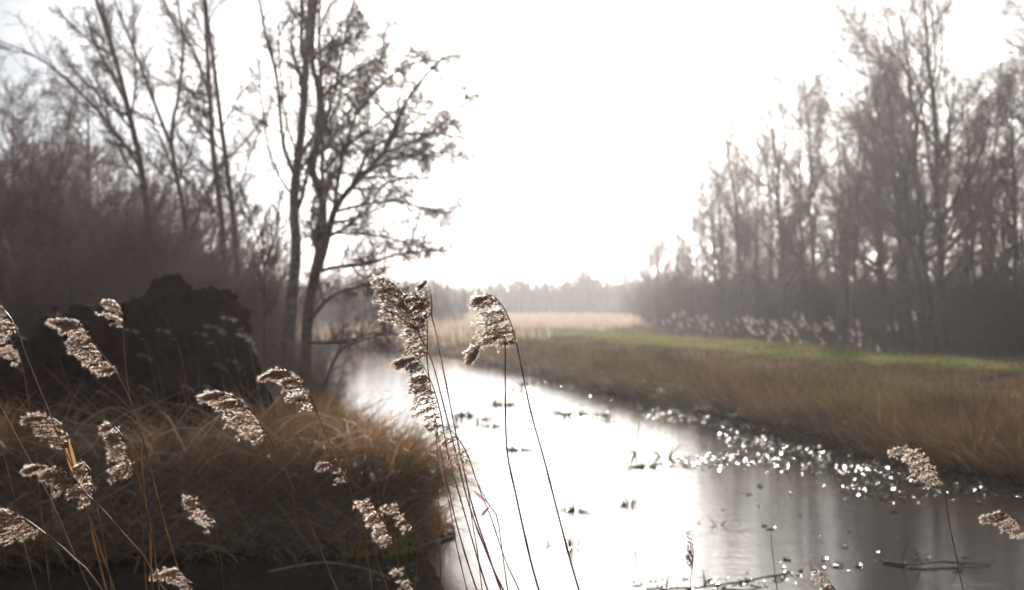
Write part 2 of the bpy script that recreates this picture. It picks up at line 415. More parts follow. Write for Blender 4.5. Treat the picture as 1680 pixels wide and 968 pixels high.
# ---- hand-placed trees on the left bank
def hero_tree(name, label, cat, Y, trunk_px, r0, r1, limbs_px, spec, bark=BARK, extra=None, yoff=.5, cone=False, seed=1):
    """trunk and limbs follow the tree's own forks; limbs swing towards and away from the viewer"""
    global rng
    rng = np.random.default_rng(seed)
    base = P(*trunk_px[0], Y)
    bz = at_ground(base[0], Y); pts = [P(u, v, Y) for u, v in trunk_px]
    pts[0][2] = bz - .25
    for i, p in enumerate(pts[1:]): p[1] += math.sin(i * 1.9 + seed) * .12 * i / len(pts)
    r0 *= .74; tr, tR = polyr(pts, 30, r0, r1)
    root = thing(name, (base[0], Y, bz), label, cat)
    org = (base[0], Y, bz)
    limbs, lR = [], []
    for j, (lp, a, b) in enumerate(limbs_px):
        side = (1 if j % 2 else -1) * yoff
        q = [P(u, v, Y) for u, v in lp]
        # start on the nearest trunk (or earlier limb) point
        cand = np.vstack([tr] + limbs); k = np.argmin(np.linalg.norm((cand - q[0])[:, [0, 2]], axis=1)); q[0] = cand[k].copy()
        for i, p in enumerate(q[1:]): p[1] = q[0][1] + side * (i + 1) ** 1.1 * U(.6, 1.2)
        l, r = polyr(q, 16, a * .8, b * 1.5); limbs.append(l); lR.append(r)
    g = Geo()
    LP = np.stack(limbs); LR = np.stack(lR)
    # hidden-depth limbs so that the crown is round, not a fan
    top = tr[8:]; tp, tpr = kids(top[None], tR[None, 8:], 7 if cone else 12, .05, .98, 45, 12, .26, 16, .07, (0, 0, .05), .5, .008, .014, .5)
    AP = np.concatenate([LP, tp]); AR = np.concatenate([LR, tpr])
    tubes(g, tp, tpr, 4, TW)
    tips, _ = twigs(g, AP, AR, spec)
    if cone:                          # little cones and catkins that speckle the alder's twigs
        k = rng.choice(len(tips), min(6500, len(tips)), replace=False); p0 = tips[k, -1]
        d = nrm(rng.normal(size=p0.shape) + np.array([0, 0, -.8])); ln = U(.02, .045, len(k))[:, None]
        pp = np.stack([p0, p0 + d * ln * .5, p0 + d * ln], 1); rr = np.stack([np.full(len(k), .004), U(.006, .010, len(k)), np.full(len(k), .003)], 1)
        tubes(g, pp, rr, 4, np.array([.05, .035, .028])[None] * U(.7, 1.2, (len(k), 1)))
    tree_parts(root, tr, tR, limbs, lR, g, bark, org, 10)
    return root

SP_B = [(14, .12, 1, 34, 10, .32, 6, .10, (-.05, 0, .05), .005, .006, .5), (8, .1, 1, 38, 14, .45, 5, .15, (-.05, 0, -.02), .004, .0045, .4), (4, .1, 1, 40, 15, .5, 3, .15, (-.04, 0, -.06), .003, .004, .3)]
SP_A = [(18, .12, 1, 48, 14, .26, 6, .2, (.02, 0, .02), .006, .007, .5), (9, .1, 1, 46, 18, .52, 5, .22, (.02, 0, .01), .0045, .005, .4), (6, .1, 1, 42, 16, .75, 4, .16, (.02, 0, -.02), .003, .0042, .3)]
PALE = np.array([.17, .15, .135])
hero_tree("birch_tree", "tall straight birch with pale banded trunk standing directly left of the spreading alder", "tree", 27,
    [(462, 640), (474, 540), (484, 440), (486, 400), (482, 350), (485, 300), (496, 200), (501, 100), (507, 40), (514, -40), (520, -160), (524, -270)], .19, .03,
    [([(486, 300), (470, 240), (466, 140), (458, 60), (450, -60)], .055, .012), ([(500, 100), (490, 82), (482, 30), (474, -50), (470, -140)], .07, .012),
     ([(490, 250), (476, 200), (470, 120), (478, 60)], .03, .01), ([(485, 330), (440, 260), (415, 150), (400, 60)], .03, .008)], SP_B, PALE, seed=3)
hero_tree("alder_tree", "multi-stemmed spreading alder with cone-speckled twigs leaning out over the river", "tree", 26,
    [(496, 640), (504, 540), (512, 470), (522, 420), (530, 360), (528, 322), (513, 290), (514, 260), (524, 220), (523, 150), (512, 110), (514, 60), (520, -20), (528, -120)], .17, .025,
    [([(514, 468), (540, 410), (560, 350), (606, 312), (648, 256), (690, 195), (740, 140)], .10, .012),
     ([(562, 348), (592, 290), (606, 250), (640, 215), (700, 205), (800, 210)], .05, .008),
     ([(530, 330), (534, 270), (540, 180), (546, 90), (560, 20)], .045, .01),
     ([(556, 350), (566, 270), (582, 180), (600, 110), (640, 50)], .05, .01),
     ([(520, 460), (560, 440), (610, 438), (670, 425), (740, 420)], .05, .008),
     ([(560, 350), (600, 340), (650, 330), (700, 340), (740, 335)], .04, .008),
     ([(606, 312), (650, 290), (700, 280), (745, 290)], .035, .008),
     ([(545, 400), (590, 385), (640, 390), (720, 410)], .035, .008),
     ([(504, 520), (545, 490), (600, 470), (660, 462)], .05, .008),
     ([(522, 160), (556, 122), (604, 84), (650, 66), (690, 70)], .04, .008),
     ([(580, 185), (630, 140), (680, 118), (740, 112)], .04, .008),
     ([(650, 254), (700, 236), (745, 196), (775, 150)], .035, .008),
     ([(524, 220), (550, 170), (590, 40), (620, -30)], .035, .008),
     ([(534, 280), (575, 235), (640, 175), (690, 150)], .035, .008),
     ([(506, 560), (570, 560), (620, 545), (650, 548)], .045, .008)], SP_A, BARK * .9, cone=True, seed=4)
hero_tree("birch_tree", "leaning birch whose long low bough sweeps out to the left over the thicket", "tree", 34,
    [(266, 560), (250, 420), (234, 290), (222, 230), (205, 155), (188, 92), (164, 20), (142, -60), (120, -150)], .17, .03,
    [([(232, 292), (195, 215), (150, 158), (95, 112), (30, 85)], .055, .008), ([(207, 160), (178, 120), (140, 62), (110, -10)], .06, .01),
     ([(192, 100), (180, 40), (172, -30)], .06, .012), ([(215, 210), (212, 130), (200, 50), (195, -40)], .045, .01)], SP_B, BARK, seed=5)
hero_tree("birch_tree", "slender birch forking into a narrow Y above the left thicket", "tree", 33,
    [(318, 560), (304, 380), (290, 290), (283, 250), (283, 205), (291, 165), (298, 110), (302, 60), (290, 0), (280, -80)], .11, .02,
    [([(283, 240), (268, 190), (248, 120), (222, 40), (205, -30)], .06, .01), ([(284, 262), (300, 300), (312, 330), (322, 345)], .03, .008), ([(290, 290), (262, 215), (245, 180)], .03, .008)], SP_B, BARK, seed=6)
hero_tree("birch_tree", "left one of two close upright birch trunks at the right end of the thicket", "tree", 35,
    [(380, 560), (368, 420), (360, 330), (350, 245), (344, 150), (338, 60), (335, -20), (333, -130)], .15, .03,
    [([(347, 150), (326, 90), (300, 45), (282, -20)], .05, .01), ([(352, 250), (330, 180), (318, 120)], .03, .008)], SP_B, BARK, seed=7)
hero_tree("birch_tree", "right one of two close upright birch trunks at the right end of the thicket", "tree", 34,
    [(396, 560), (388, 420), (378, 320), (366, 225), (352, 120), (342, 40), (336, -40), (345, -140)], .13, .03,
    [([(366, 215), (400, 160), (430, 150)], .03, .008), ([(384, 340), (410, 240), (420, 190)], .025, .008)], SP_B, BARK, seed=8)
hero_tree("sapling", "thin forked sapling between the paired birches and the pale banded birch", "sapling", 25,
    [(436, 640), (434, 540), (434, 440), (424, 400), (414, 370), (402, 320)], .045, .008,
    [([(434, 442), (448, 410), (462, 370), (468, 320)], .03, .006), ([(435, 500), (428, 470), (418, 450)], .015, .005)], SP_B[:2], BARK, seed=9, yoff=.2)

# ---- prototypes for the woods
WG = "bare trees of the wood on the right bank"
pb1 = proto_tree("birch_tree", "tall bare tree standing in the wood behind the green strip", "tree", 15.5, (-.06, .02), 24, 21, 'birch', WG)
pb2 = proto_tree("birch_tree", "tall bare tree standing in the wood behind the green strip", "tree", 14, (-.16, -.03), 22, 22, 'birch', WG)
pa1 = proto_tree("alder_tree", "tall bare tree standing in the wood behind the green strip", "tree", 13, (.02, .03), 22, 23, 'alder', WG)
ps1 = proto_tree("young_tree", "tall bare tree standing in the wood behind the green strip", "tree", 12.5, (-.05, 0), 20, 24, 'slim', WG)
SG = "leafless bushes along the foot of the right wood"
sh1 = proto_shrub("willow_bush", "leafless brown bush at the dark foot of the right wood", "bush", 4.2, 26, 31, 2.6, SG)
sh2 = proto_shrub("willow_bush", "leafless brown bush at the dark foot of the right wood", "bush", 3.4, 30, 32, 3.0, SG)
LG = "leafless bushes of the left thicket"
used = set()
def put(proto, x, y, s=1.0, rz=0, label=None, group=None, sz=None, tilt=(0, 0)):
    z = at_ground(x, y); sz = s if sz is None else sz
    if proto.name not in used:
        used.add(proto.name); proto.location = (x, y, z); proto.rotation_euler = (tilt[0], tilt[1], rz); proto.scale = (s, s, sz)
        if label: proto["label"] = label
        if group: proto["group"] = group
        return proto
    return copy_thing(proto, (x, y, z), rz, (s, s, sz), label, group, tilt)
def ux(u, Y): return (u - 840) / FPX * Y

rng = np.random.default_rng(77)
# front row of the right wood: (pixel column of the foot, distance, prototype, height scale, turn, lean)
front = [(1132, 90, pa1, .58, .3, 0), (1170, 92, pa1, .8, 1.1, -.04), (1222, 84, pb2, 1.02, .2, 0), (1262, 86, ps1, 1.0, 1.0, 0), (1300, 80, pb1, 1.02, .4, -.02),
         (1318, 74, pa1, 1.05, 2.0, 0), (1345, 78, pb1, 1.0, -.3, 0), (1392, 72, pb2, .85, .5, 0), (1432, 68, pa1, .92, .7, 0), (1462, 66, pb1, .85, -.2, -.03), (1500, 62, pb2, 1.0, 0, -.05),
         (1520, 60, pb2, .95, .25, -.08), (1535, 58, pb1, 1.0, .2, -.02), (1556, 56, pb1, 1.08, .9, .02), (1592, 57, pa1, .85, 1.4, 0), (1622, 60, ps1, .95, 2.2, 0), (1655, 55, pa1, .85, .1, 0), (1690, 57, pb1, .85, 2.9, .02), (1730, 54, pb2, .95, .3, 0), (1790, 52, pa1, 1, 0, 0), (1850, 50, pb1, 1, .5, 0)]
front += [(1285, 70, pa1, .72, 3.3, -.03), (1365, 66, pb2, .82, 2.6, -.04), (1410, 64, pa1, .8, 4.0, 0), (1480, 60, pa1, .82, 5.1, -.05), (1575, 62, pb2, .85, 3.6, -.1), (1640, 64, pb2, .8, 1.2, 0), (1545, 63, pa1, .9, 2.7, -.06)]
front += [(1108, 104, ps1, .72, 1.9, 0), (1150, 98, pb1, .72, 2.4, -.03), (1188, 90, pb2, .82, 4.4, 0), (1205, 94, pa1, .85, .6, 0), (1240, 80, pa1, .8, 5.0, 0), (1082, 112, pa1, .6, 2.2, 0)]
own = {1132: "small lone tree with a broken bent top at the far end of the right wood", 1170: "slim tree with a small tufted crown beside the bent-topped tree",
       1222: "birch with a feathery left-swept crown standing ahead of the denser right wood", 1556: "tallest slim birch rising above the right wood near the photo edge"}
def zone(u, row="front"):
    z = "lower left end" if u < 1270 else "middle" if u < 1440 else "dense tall stand" if u < 1600 else "right-hand end"
    return (f"bare tree in the {row} row at the {z} of the right wood", f"{row} row trees, {z} of the right wood")
for (u, Y, pr, s, rz, ln) in front:
    put(pr, ux(u, Y), Y, s * .92, rz, own.get(u, zone(u)[0]), zone(u)[1] if u not in own else "right wood edge trees", s, (0, ln))
for i in range(28):        # rows behind
    t = rng.random(); Y = 64 + 60 * t + U(0, 25); u = 1660 - 470 * t ** .8 + U(-90, 120)
    pr = [pb1, pb2, pa1, ps1][i % 4]
    put(pr, ux(u, Y), Y, U(.65, .9), U(0, 6.28), *zone(u, "back"))
for i in range(14):        # the wood curving away towards the far treeline
    Y = 125 + i * 8 + U(-3, 3); u = 1120 - i * 8.5 + U(-10, 30)
    put([ps1, pa1, pb1][i % 3], ux(u, Y), Y, U(.5, .78), U(0, 6.28), "small hazy tree where the right wood meets the far treeline", "hazy trees at the far end of the right wood")
for i in range(70):        # undergrowth
    t = (i + rng.random()) / 70; Y = 45 + 52 * t + U(0, 9) ; u = 1790 - 690 * t ** .85 + U(-15, 15)
    put([sh1, sh2][i % 2], ux(u, Y), Y, U(.8, 1.15), U(0, 6.28), f"leafless brown bush at the foot of the right wood's {'near right end' if u > 1500 else 'middle' if u > 1280 else 'low left end'}", f"bushes at the foot of the right wood, {'near right' if u > 1500 else 'middle' if u > 1280 else 'low left'}", U(.8, 1.2))
for i in range(24):
    Y = 100 + i * 5.5; u = 1125 - i * 5.2 + U(-15, 40)
    put([sh1, sh2][i % 2], ux(u, Y), Y, U(1.0, 1.5), U(0, 6.28), "hazy bush below the small trees at the far end of the right wood", "hazy bushes at the far end of the right wood", U(.7, 1.1))
# left thicket
th1 = proto_shrub("birch_thicket", "dense brown twiggy bush in the thicket behind the root plate", "bush", 5.6, 34, 41, 3.0, LG, np.array([.21, .13, .125]))
th2 = proto_shrub("birch_thicket", "dense brown twiggy bush in the thicket behind the root plate", "bush", 4.8, 40, 42, 3.2, LG, np.array([.215, .135, .12]))
left = [(20, 36, th1, 1.2), (70, 40, th2, 1.3), (130, 42, th1, 1.45), (150, 37, th2, 1.3), (190, 33, th1, .8), (235, 35, th2, 1.0), (280, 31, th1, .78), (320, 36, th2, 1.0), (355, 32, th1, .72), (392, 36, th2, .85),
        (-30, 33, th2, 1.3), (-80, 38, th1, 1.3), (60, 30, th2, .75), (140, 29, th1, .62), (220, 28, th2, .62), (300, 28, th2, .58), (370, 29, th1, .5), (-10, 28, th1, .7), (410, 34, th2, .6), (250, 40, th1, 1.0)]
for k, (u, Y, pr, s) in enumerate(left):
    put(pr, ux(u, Y), Y, s, k * 1.3, f"dense brown twiggy bush of the thicket {'at the far left edge' if u < 100 else 'behind the root plate' if u < 270 else 'below the paired birch trunks'}", f"thicket bushes {'at the far left edge' if u < 100 else 'behind the root plate' if u < 270 else 'below the paired birches'}")
for k, (u, Y, s) in enumerate([(-40, 44, .85), (25, 47, .72), (95, 46, .7), (135, 48, .78), (175, 50, .6)]):
    put([ps1, pa1][k % 2], ux(u, Y), Y, s, k * 2.1, "bare young tree at the back of the left thicket", "young trees behind the left thicket")
# scrub beyond the bend, half hidden by the alder
for k, (u, Y, s) in enumerate([(470, 92, 1.0), (520, 98, 1.1), (575, 100, 1.2), (620, 104, 1.15), (665, 106, 1.0), (700, 112, .9), (730, 120, .9), (430, 88, 1.0), (545, 90, .8), (640, 110, 1.3)]):
    put([sh1, sh2][k % 2], ux(u, Y), Y, s * 1.3, k * 1.7, "greyish bush beyond the river bend, seen past the alder", "bushes beyond the river bend", s)

for k, (u, Y, s) in enumerate([(452, 24.5, .34), (474, 25, .28), (520, 25.4, .30), (430, 26, .42), (505, 28.5, .38), (482, 29, .4), (536, 26.5, .26)]):
    put([sh1, sh2][k % 2], ux(u, Y), Y, s, k * 2.3, "low bare brush tangled round the foot of the alder and pale birch", "brush at the alder's foot")
# ---- far treeline, one mass
rng = np.random.default_rng(5)
g = Geo(); n = 26000
x = U(-190, 130, n); y = U(235, 285, n)
hh = 7.4 + 1.0 * np.sin(x * .11) * np.sin(x * .043 + 1) + .9 * np.sin(x * .45 + 2) + .6 * np.sin(x * 1.1)
spk = np.exp(-((x[:, None] - np.array([-62, -55, -33, -25, -9, 4, 14, 27, 31, 44])[None]) / 1.6) ** 2).sum(1) * .7
hh = (hh + spk) * U(.45, 1.08, n)
b = np.stack([x, y, np.full(n, .2)], 1)
blades(g, b, np.stack([rng.normal(size=n) * .13, rng.normal(size=n) * .13, np.ones(n)], 1), hh, -.02, U(.12, .5, n), 5, np.array([.07, .058, .052])[None] * U(.7, 1.3, (n, 1)), wig=.12)
obj("far_wood", g.mesh("far_wood", [M_TWIG]), label="hazy grey far treeline across the horizon", cat="wood", kind="stuff")

# ------------------------------------------------------------------ grass and sedge
def scatter(n, x0, x1, y0, y1, ok):
    x = U(x0, x1, n); y = U(y0, y1, n); k = ok(x, y); return x[k], y[k]
BROWN = np.array([[.20, .12, .065], [.15, .09, .055], [.25, .16, .09], [.11, .065, .042]])
def patch(x, y): return np.clip(.78 + .30 * np.sin(x * .9 + 1.7 * np.sin(y * .37)) * np.sin(y * .61 + x * .33) + .2 * np.sin(x * 2.7 + y * 1.9) * np.sin(y * 2.1 - x), .4, 1.3)[:, None]
def pick(n, cols, jit=.25): return 1.3 * cols[rng.integers(0, len(cols), n)] * U(1 - jit, 1 + jit, (n, 1))
rng = np.random.default_rng(8)
# right bank: sedge fringe at the water's edge
g = Geo()
def fr(x, y): s = sdist(x, y); return (s > -.12) & (s < 3.2) & (x > -1.8 + 0 * y) & (rng.random(len(x)) < np.where(s < .9, 1, .55))
for (n, y0, y1, x0, x1, wd) in ((52000, 12, 26, 3.6, 13, .007), (36000, 26, 45, 0.5, 9, .011), (22000, 45, 68, -4, 7, .018)):
    x, y = scatter(n, x0, x1, y0, y1, fr); k = len(x); s = sdist(x, y)
    b = np.stack([x, y, zland(x, y) - .02], 1)
    L = U(.45, .95, k) * np.where(s < .8, 1, .7) * (1 + .35 * np.sin(x * 2.1 + y * 1.7) * np.sin(y * 1.3 - x))
    d = np.stack([rng.normal(size=k) * .4 - .25, rng.normal(size=k) * .4, np.ones(k)], 1)
    d[:, 0] -= np.where(s < .5, .5, 0)
    c = pick(k, BROWN * np.array([.50, .52, .52])) * patch(x, y); gr = (np.sin(x * .9 + 2) * np.sin(y * .55) > .45) & (rng.random(k) < .5); c[gr] = np.array([.12, .12, .035])
    blades(g, b, d, L, U(.08, .38, k), wd * U(.7, 1.4, k), 5, c)
obj("sedge_fringe", g.mesh("sedge_fringe", [M_BLADE]), label="brown sedge fringe overhanging the water along the right bank", cat="sedge", kind="stuff")
# right meadow between fringe and wood
g = Geo()
def md(x, y): return (sdist(x, y) > 2.2) & (pathd(x, y) > 2.7) & (np.abs(x) < .42 * y + 3)
for (n, y0, y1, x0, x1, wd) in ((26000, 14, 40, 6, 20, .012), (40000, 40, 75, 0, 34, .022), (22000, 75, 130, -8, 28, .04)):
    x, y = scatter(n, x0, x1, y0, y1, md); k = len(x)
    b = np.stack([x, y, zland(x, y) - .02], 1)
    c = pick(k, np.array([[.14, .10, .06], [.11, .08, .05], [.17, .125, .075], [.11, .10, .04]])) * .85 * patch(x, y)
    blades(g, b, np.stack([rng.normal(size=k) * .35 - .2, rng.normal(size=k) * .35, np.ones(k)], 1), U(.2, .46, k) * np.clip((pathd(x, y) - 1.5) / 4, .35, 1), U(.05, .35, k), wd * U(.7, 1.4, k), 4, c)
obj("rough_meadow", g.mesh("rough_meadow", [M_BLADE]), label="rough brown meadow grass between sedge fringe and wood", cat="grass", kind="stuff")
g = Geo()
x, y = scatter(150000, 0, 30, 22, 108, lambda x, y: (pathd(x, y) < 3.3 - 1.4 * rng.random(len(x))) & (np.abs(x) < .42 * y + 2)); k = len(x)
blades(g, np.stack([x, y, zland(x, y) - .01], 1), np.stack([rng.normal(size=k) * .4, rng.normal(size=k) * .4, np.ones(k)], 1), U(.06, .16, k), .1, .025, 3, np.where((np.sin(x * 1.3 + 2 * np.sin(y * .31)) * np.sin(y * .43 + x * .5) + rng.normal(size=k) * .45 > .25)[:, None], pick(k, np.array([[.13, .10, .05], [.11, .085, .045]])), pick(k, np.array([[.085, .10, .02], [.07, .085, .018], [.11, .105, .03]]))))
obj("green_strip", g.mesh("green_strip", [M_GREEN]), label="mown green grass strip running along the right meadow", cat="grass", kind="stuff")
# far reed bed across the bend
g = Geo(); n = 60000
x, y = scatter(n, -70, 40, 64, 235, lambda x, y: (sdist(x, y) > .3) & (pathd(x, y) > 3.0) & (x < 1.5 + (y - 66) * .16) & (y > 66) & (x > -.42 * y)); k = len(x)
b = np.stack([x, y, zland(x, y)], 1); hgt = U(.7, 1.25, k)
blades(g, b, np.stack([rng.normal(size=k) * .1 - .12, rng.normal(size=k) * .1, np.ones(k)], 1), hgt, .06, .035, 4, pick(k, np.array([[.32, .24, .17], [.27, .19, .13], [.38, .30, .22]])), tipcol=(.5, .42, .34))
obj("reed_bed", g.mesh("reed_bed", [M_BLADE]), label="pale reed bed across the far bend of the river", cat="reeds", kind="stuff")

# left bank litter and low sedge
g = Geo()
def lb(x, y): return (sdist(x, y) > -.05) & (x < .5) & (y > 11)
for (n, y0, y1, wd) in ((34000, 11.3, 19, .006), (30000, 19, 34, .010), (16000, 34, 66, .02)):
    x, y = scatter(n, -.42 * y1, -.4, y0, y1, lb); k = len(x); s = sdist(x, y)
    b = np.stack([x, y, zland(x, y) - .02], 1)
    c = pick(k, np.array([[.25, .14, .075], [.19, .105, .06], [.30, .18, .10], [.14, .075, .045], [.15, .12, .045]]))
    blades(g, b, np.stack([rng.normal(size=k) * .75 - .1, rng.normal(size=k) * .6, np.ones(k)], 1), U(.35, .85, k) * np.where((y > 14.5) & (y < 19.5) & (x < -2.2), .5, np.where(y < 19.5, .75, .62)), U(.1, .6, k), wd * U(.6, 1.5, k), 5, c, wig=.1)
obj("sedge_litter", g.mesh("sedge_litter", [M_BLADE]), label="tangled dry brown sedge covering the left bank", cat="sedge", kind="stuff")

rng = np.random.default_rng(18)
g = Geo()
x, y = scatter(17000, -5.6, -.95, 11.4, 17.5, lambda x, y: (sdist(x, y) > -.3) & (x < .2) & (y > 11.4) & (rng.random(len(x)) < np.where(sdist(x, y) < .5, 1, .08))); k = len(x)
s_ = sdist(x, y)
b = np.stack([x, y, np.maximum(zland(x, y), 0) + U(0, .6, k) * np.clip(s_ + .45, .1, 1)], 1); a = rng.normal(size=k) * .8 + np.where(rng.random(k) < .5, 0, math.pi)
blades(g, b, np.stack([np.cos(a), np.sin(a) * .7 - .2, U(.05, 1.3, k)], 1), U(.35, 1.0, k), U(.03, .3, k), U(.005, .011, k), 6, pick(k, np.array([[.28, .18, .115], [.22, .135, .08], [.40, .30, .22], [.15, .085, .05]])), wig=.06)
x, y = scatter(2600, -5.6, -1.0, 11.4, 14.6, lambda x, y: (sdist(x, y) > -.3) & (sdist(x, y) < 1.1) & (x < -.9) & (y > 11.4)); k = len(x); s_ = sdist(x, y)
b = np.stack([x, y, np.maximum(zland(x, y), 0) + U(.05, .75, k) * np.clip(s_ + .5, .15, 1)], 1); a = rng.normal(size=k) * .9 + np.where(rng.random(k) < .5, 0, math.pi)
blades(g, b, np.stack([np.cos(a), np.sin(a) * .5 - .35, U(-.1, 1.2, k)], 1), U(.3, .9, k), U(.02, .35, k), U(.010, .019, k), 7, pick(k, np.array([[.36, .26, .18], [.30, .20, .13], [.42, .33, .25], [.26, .17, .11]])), wig=.09)
x, y = scatter(5000, .5, 9, 14, 30, lambda x, y: (np.abs(sdist(x, y) - .1) < .35)); k = len(x)
b = np.stack([x, y, np.maximum(zland(x, y), 0) + U(0, .3, k)], 1)
blades(g, b, np.stack([rng.normal(size=k) - .5, rng.normal(size=k) * .6 - .2, U(.4, 1.6, k)], 1), U(.25, .7, k), U(.03, .4, k), U(.006, .014, k), 5, pick(k, np.array([[.15, .105, .075], [.12, .08, .055], [.19, .14, .10], [.09, .055, .04]])), wig=.08)
obj("straw_litter", g.mesh("straw_litter", [M_BLADE]), label="bleached fallen straw strewn along both edges of the river", cat="straw", kind="stuff")
def tussock_mesh(seed, rad, hgt, nb, cols, green=.08, wd=.006):
    global rng
    rng = np.random.default_rng(seed); g = Geo()
    a = U(0, 6.283, nb); r = np.sqrt(rng.random(nb)) * rad * .55
    b = np.stack([np.cos(a) * r, np.sin(a) * r, U(-.05, .22, nb) * hgt * (1 - r / rad)], 1)
    lean = (r / rad) * 1.1 + rng.random(nb) * .35
    d = np.stack([np.cos(a) * lean + rng.normal(size=nb) * .18 - .06, np.sin(a) * lean + rng.normal(size=nb) * .18, np.ones(nb)], 1)
    c = pick(nb, cols); k = rng.random(nb) < green; c[k] = np.array([.10, .13, .03]) * U(.7, 1.4, (k.sum(), 1))
    blades(g, b, d, hgt * U(.7, 1.35, nb), U(.12, .42, nb), wd * U(.6, 1.5, nb), 7, c, wig=.06)
    return g.mesh("tussock", [M_BLADE])
RED = np.array([[.24, .13, .06], [.17, .09, .045], [.30, .17, .075], [.11, .06, .035]])
MAU = np.array([[.25, .145, .085], [.19, .105, .065], [.30, .185, .11], [.13, .07, .045]])
tm = [tussock_mesh(61, .85, .85, 5200, RED, .10), tussock_mesh(62, .75, .75, 4200, MAU, .06), tussock_mesh(63, .7, .7, 4200, RED, .2), tussock_mesh(64, .6, .65, 3200, MAU, .03)]
def tussock(x, y, m, s, rz, label, group=None, sz=None):
    o = obj("sedge_tussock", tm[m], None, label, "tussock", group, None, (x, y, max(at_ground(x, y), -.05)))
    o.rotation_euler[2] = rz; o.scale = (s, s, sz or s); return o
tussock(-1.38, 13.75, 0, 1.0, 0, "large rounded russet sedge tussock bulging over the water at the bank's tip")
tussock(-2.15, 14.4, 2, 1.1, 1, "green-tinged sedge tussock just behind the large rounded russet one")
tussock(-2.75, 18.6, 2, 1.15, 2.2, "sedge tussock at the water's edge below the alder")
for i, (u, Y, m, s) in enumerate([(480, 13.4, 1, .95), (420, 14.4, 3, 1.0), (350, 13.5, 3, .95), (280, 14.1, 1, .8), (210, 13.4, 3, .95), (140, 14.0, 1, .8), (70, 13.2, 3, .95), (10, 13.8, 1, .85), (510, 15.4, 0, .85), (560, 15.8, 2, .75), (430, 17.2, 1, .6), (330, 16.0, 3, .6), (200, 15.8, 1, .5), (90, 15.6, 1, .55), (-40, 13.6, 1, 1), (500, 23, 2, .8), (480, 26, 1, .9), (450, 21, 1, .9)]):
    tussock(ux(u, Y), Y, m, s, i * 1.1, "dry brown sedge tussock " + ("in the front tangle along the left bank's edge" if Y < 15 else "behind the front tangle on the left bank" if Y < 20 else "at the alder's foot"), "left bank tussocks " + ("in front" if Y < 15 else "behind" if Y < 20 else "by the alder"))
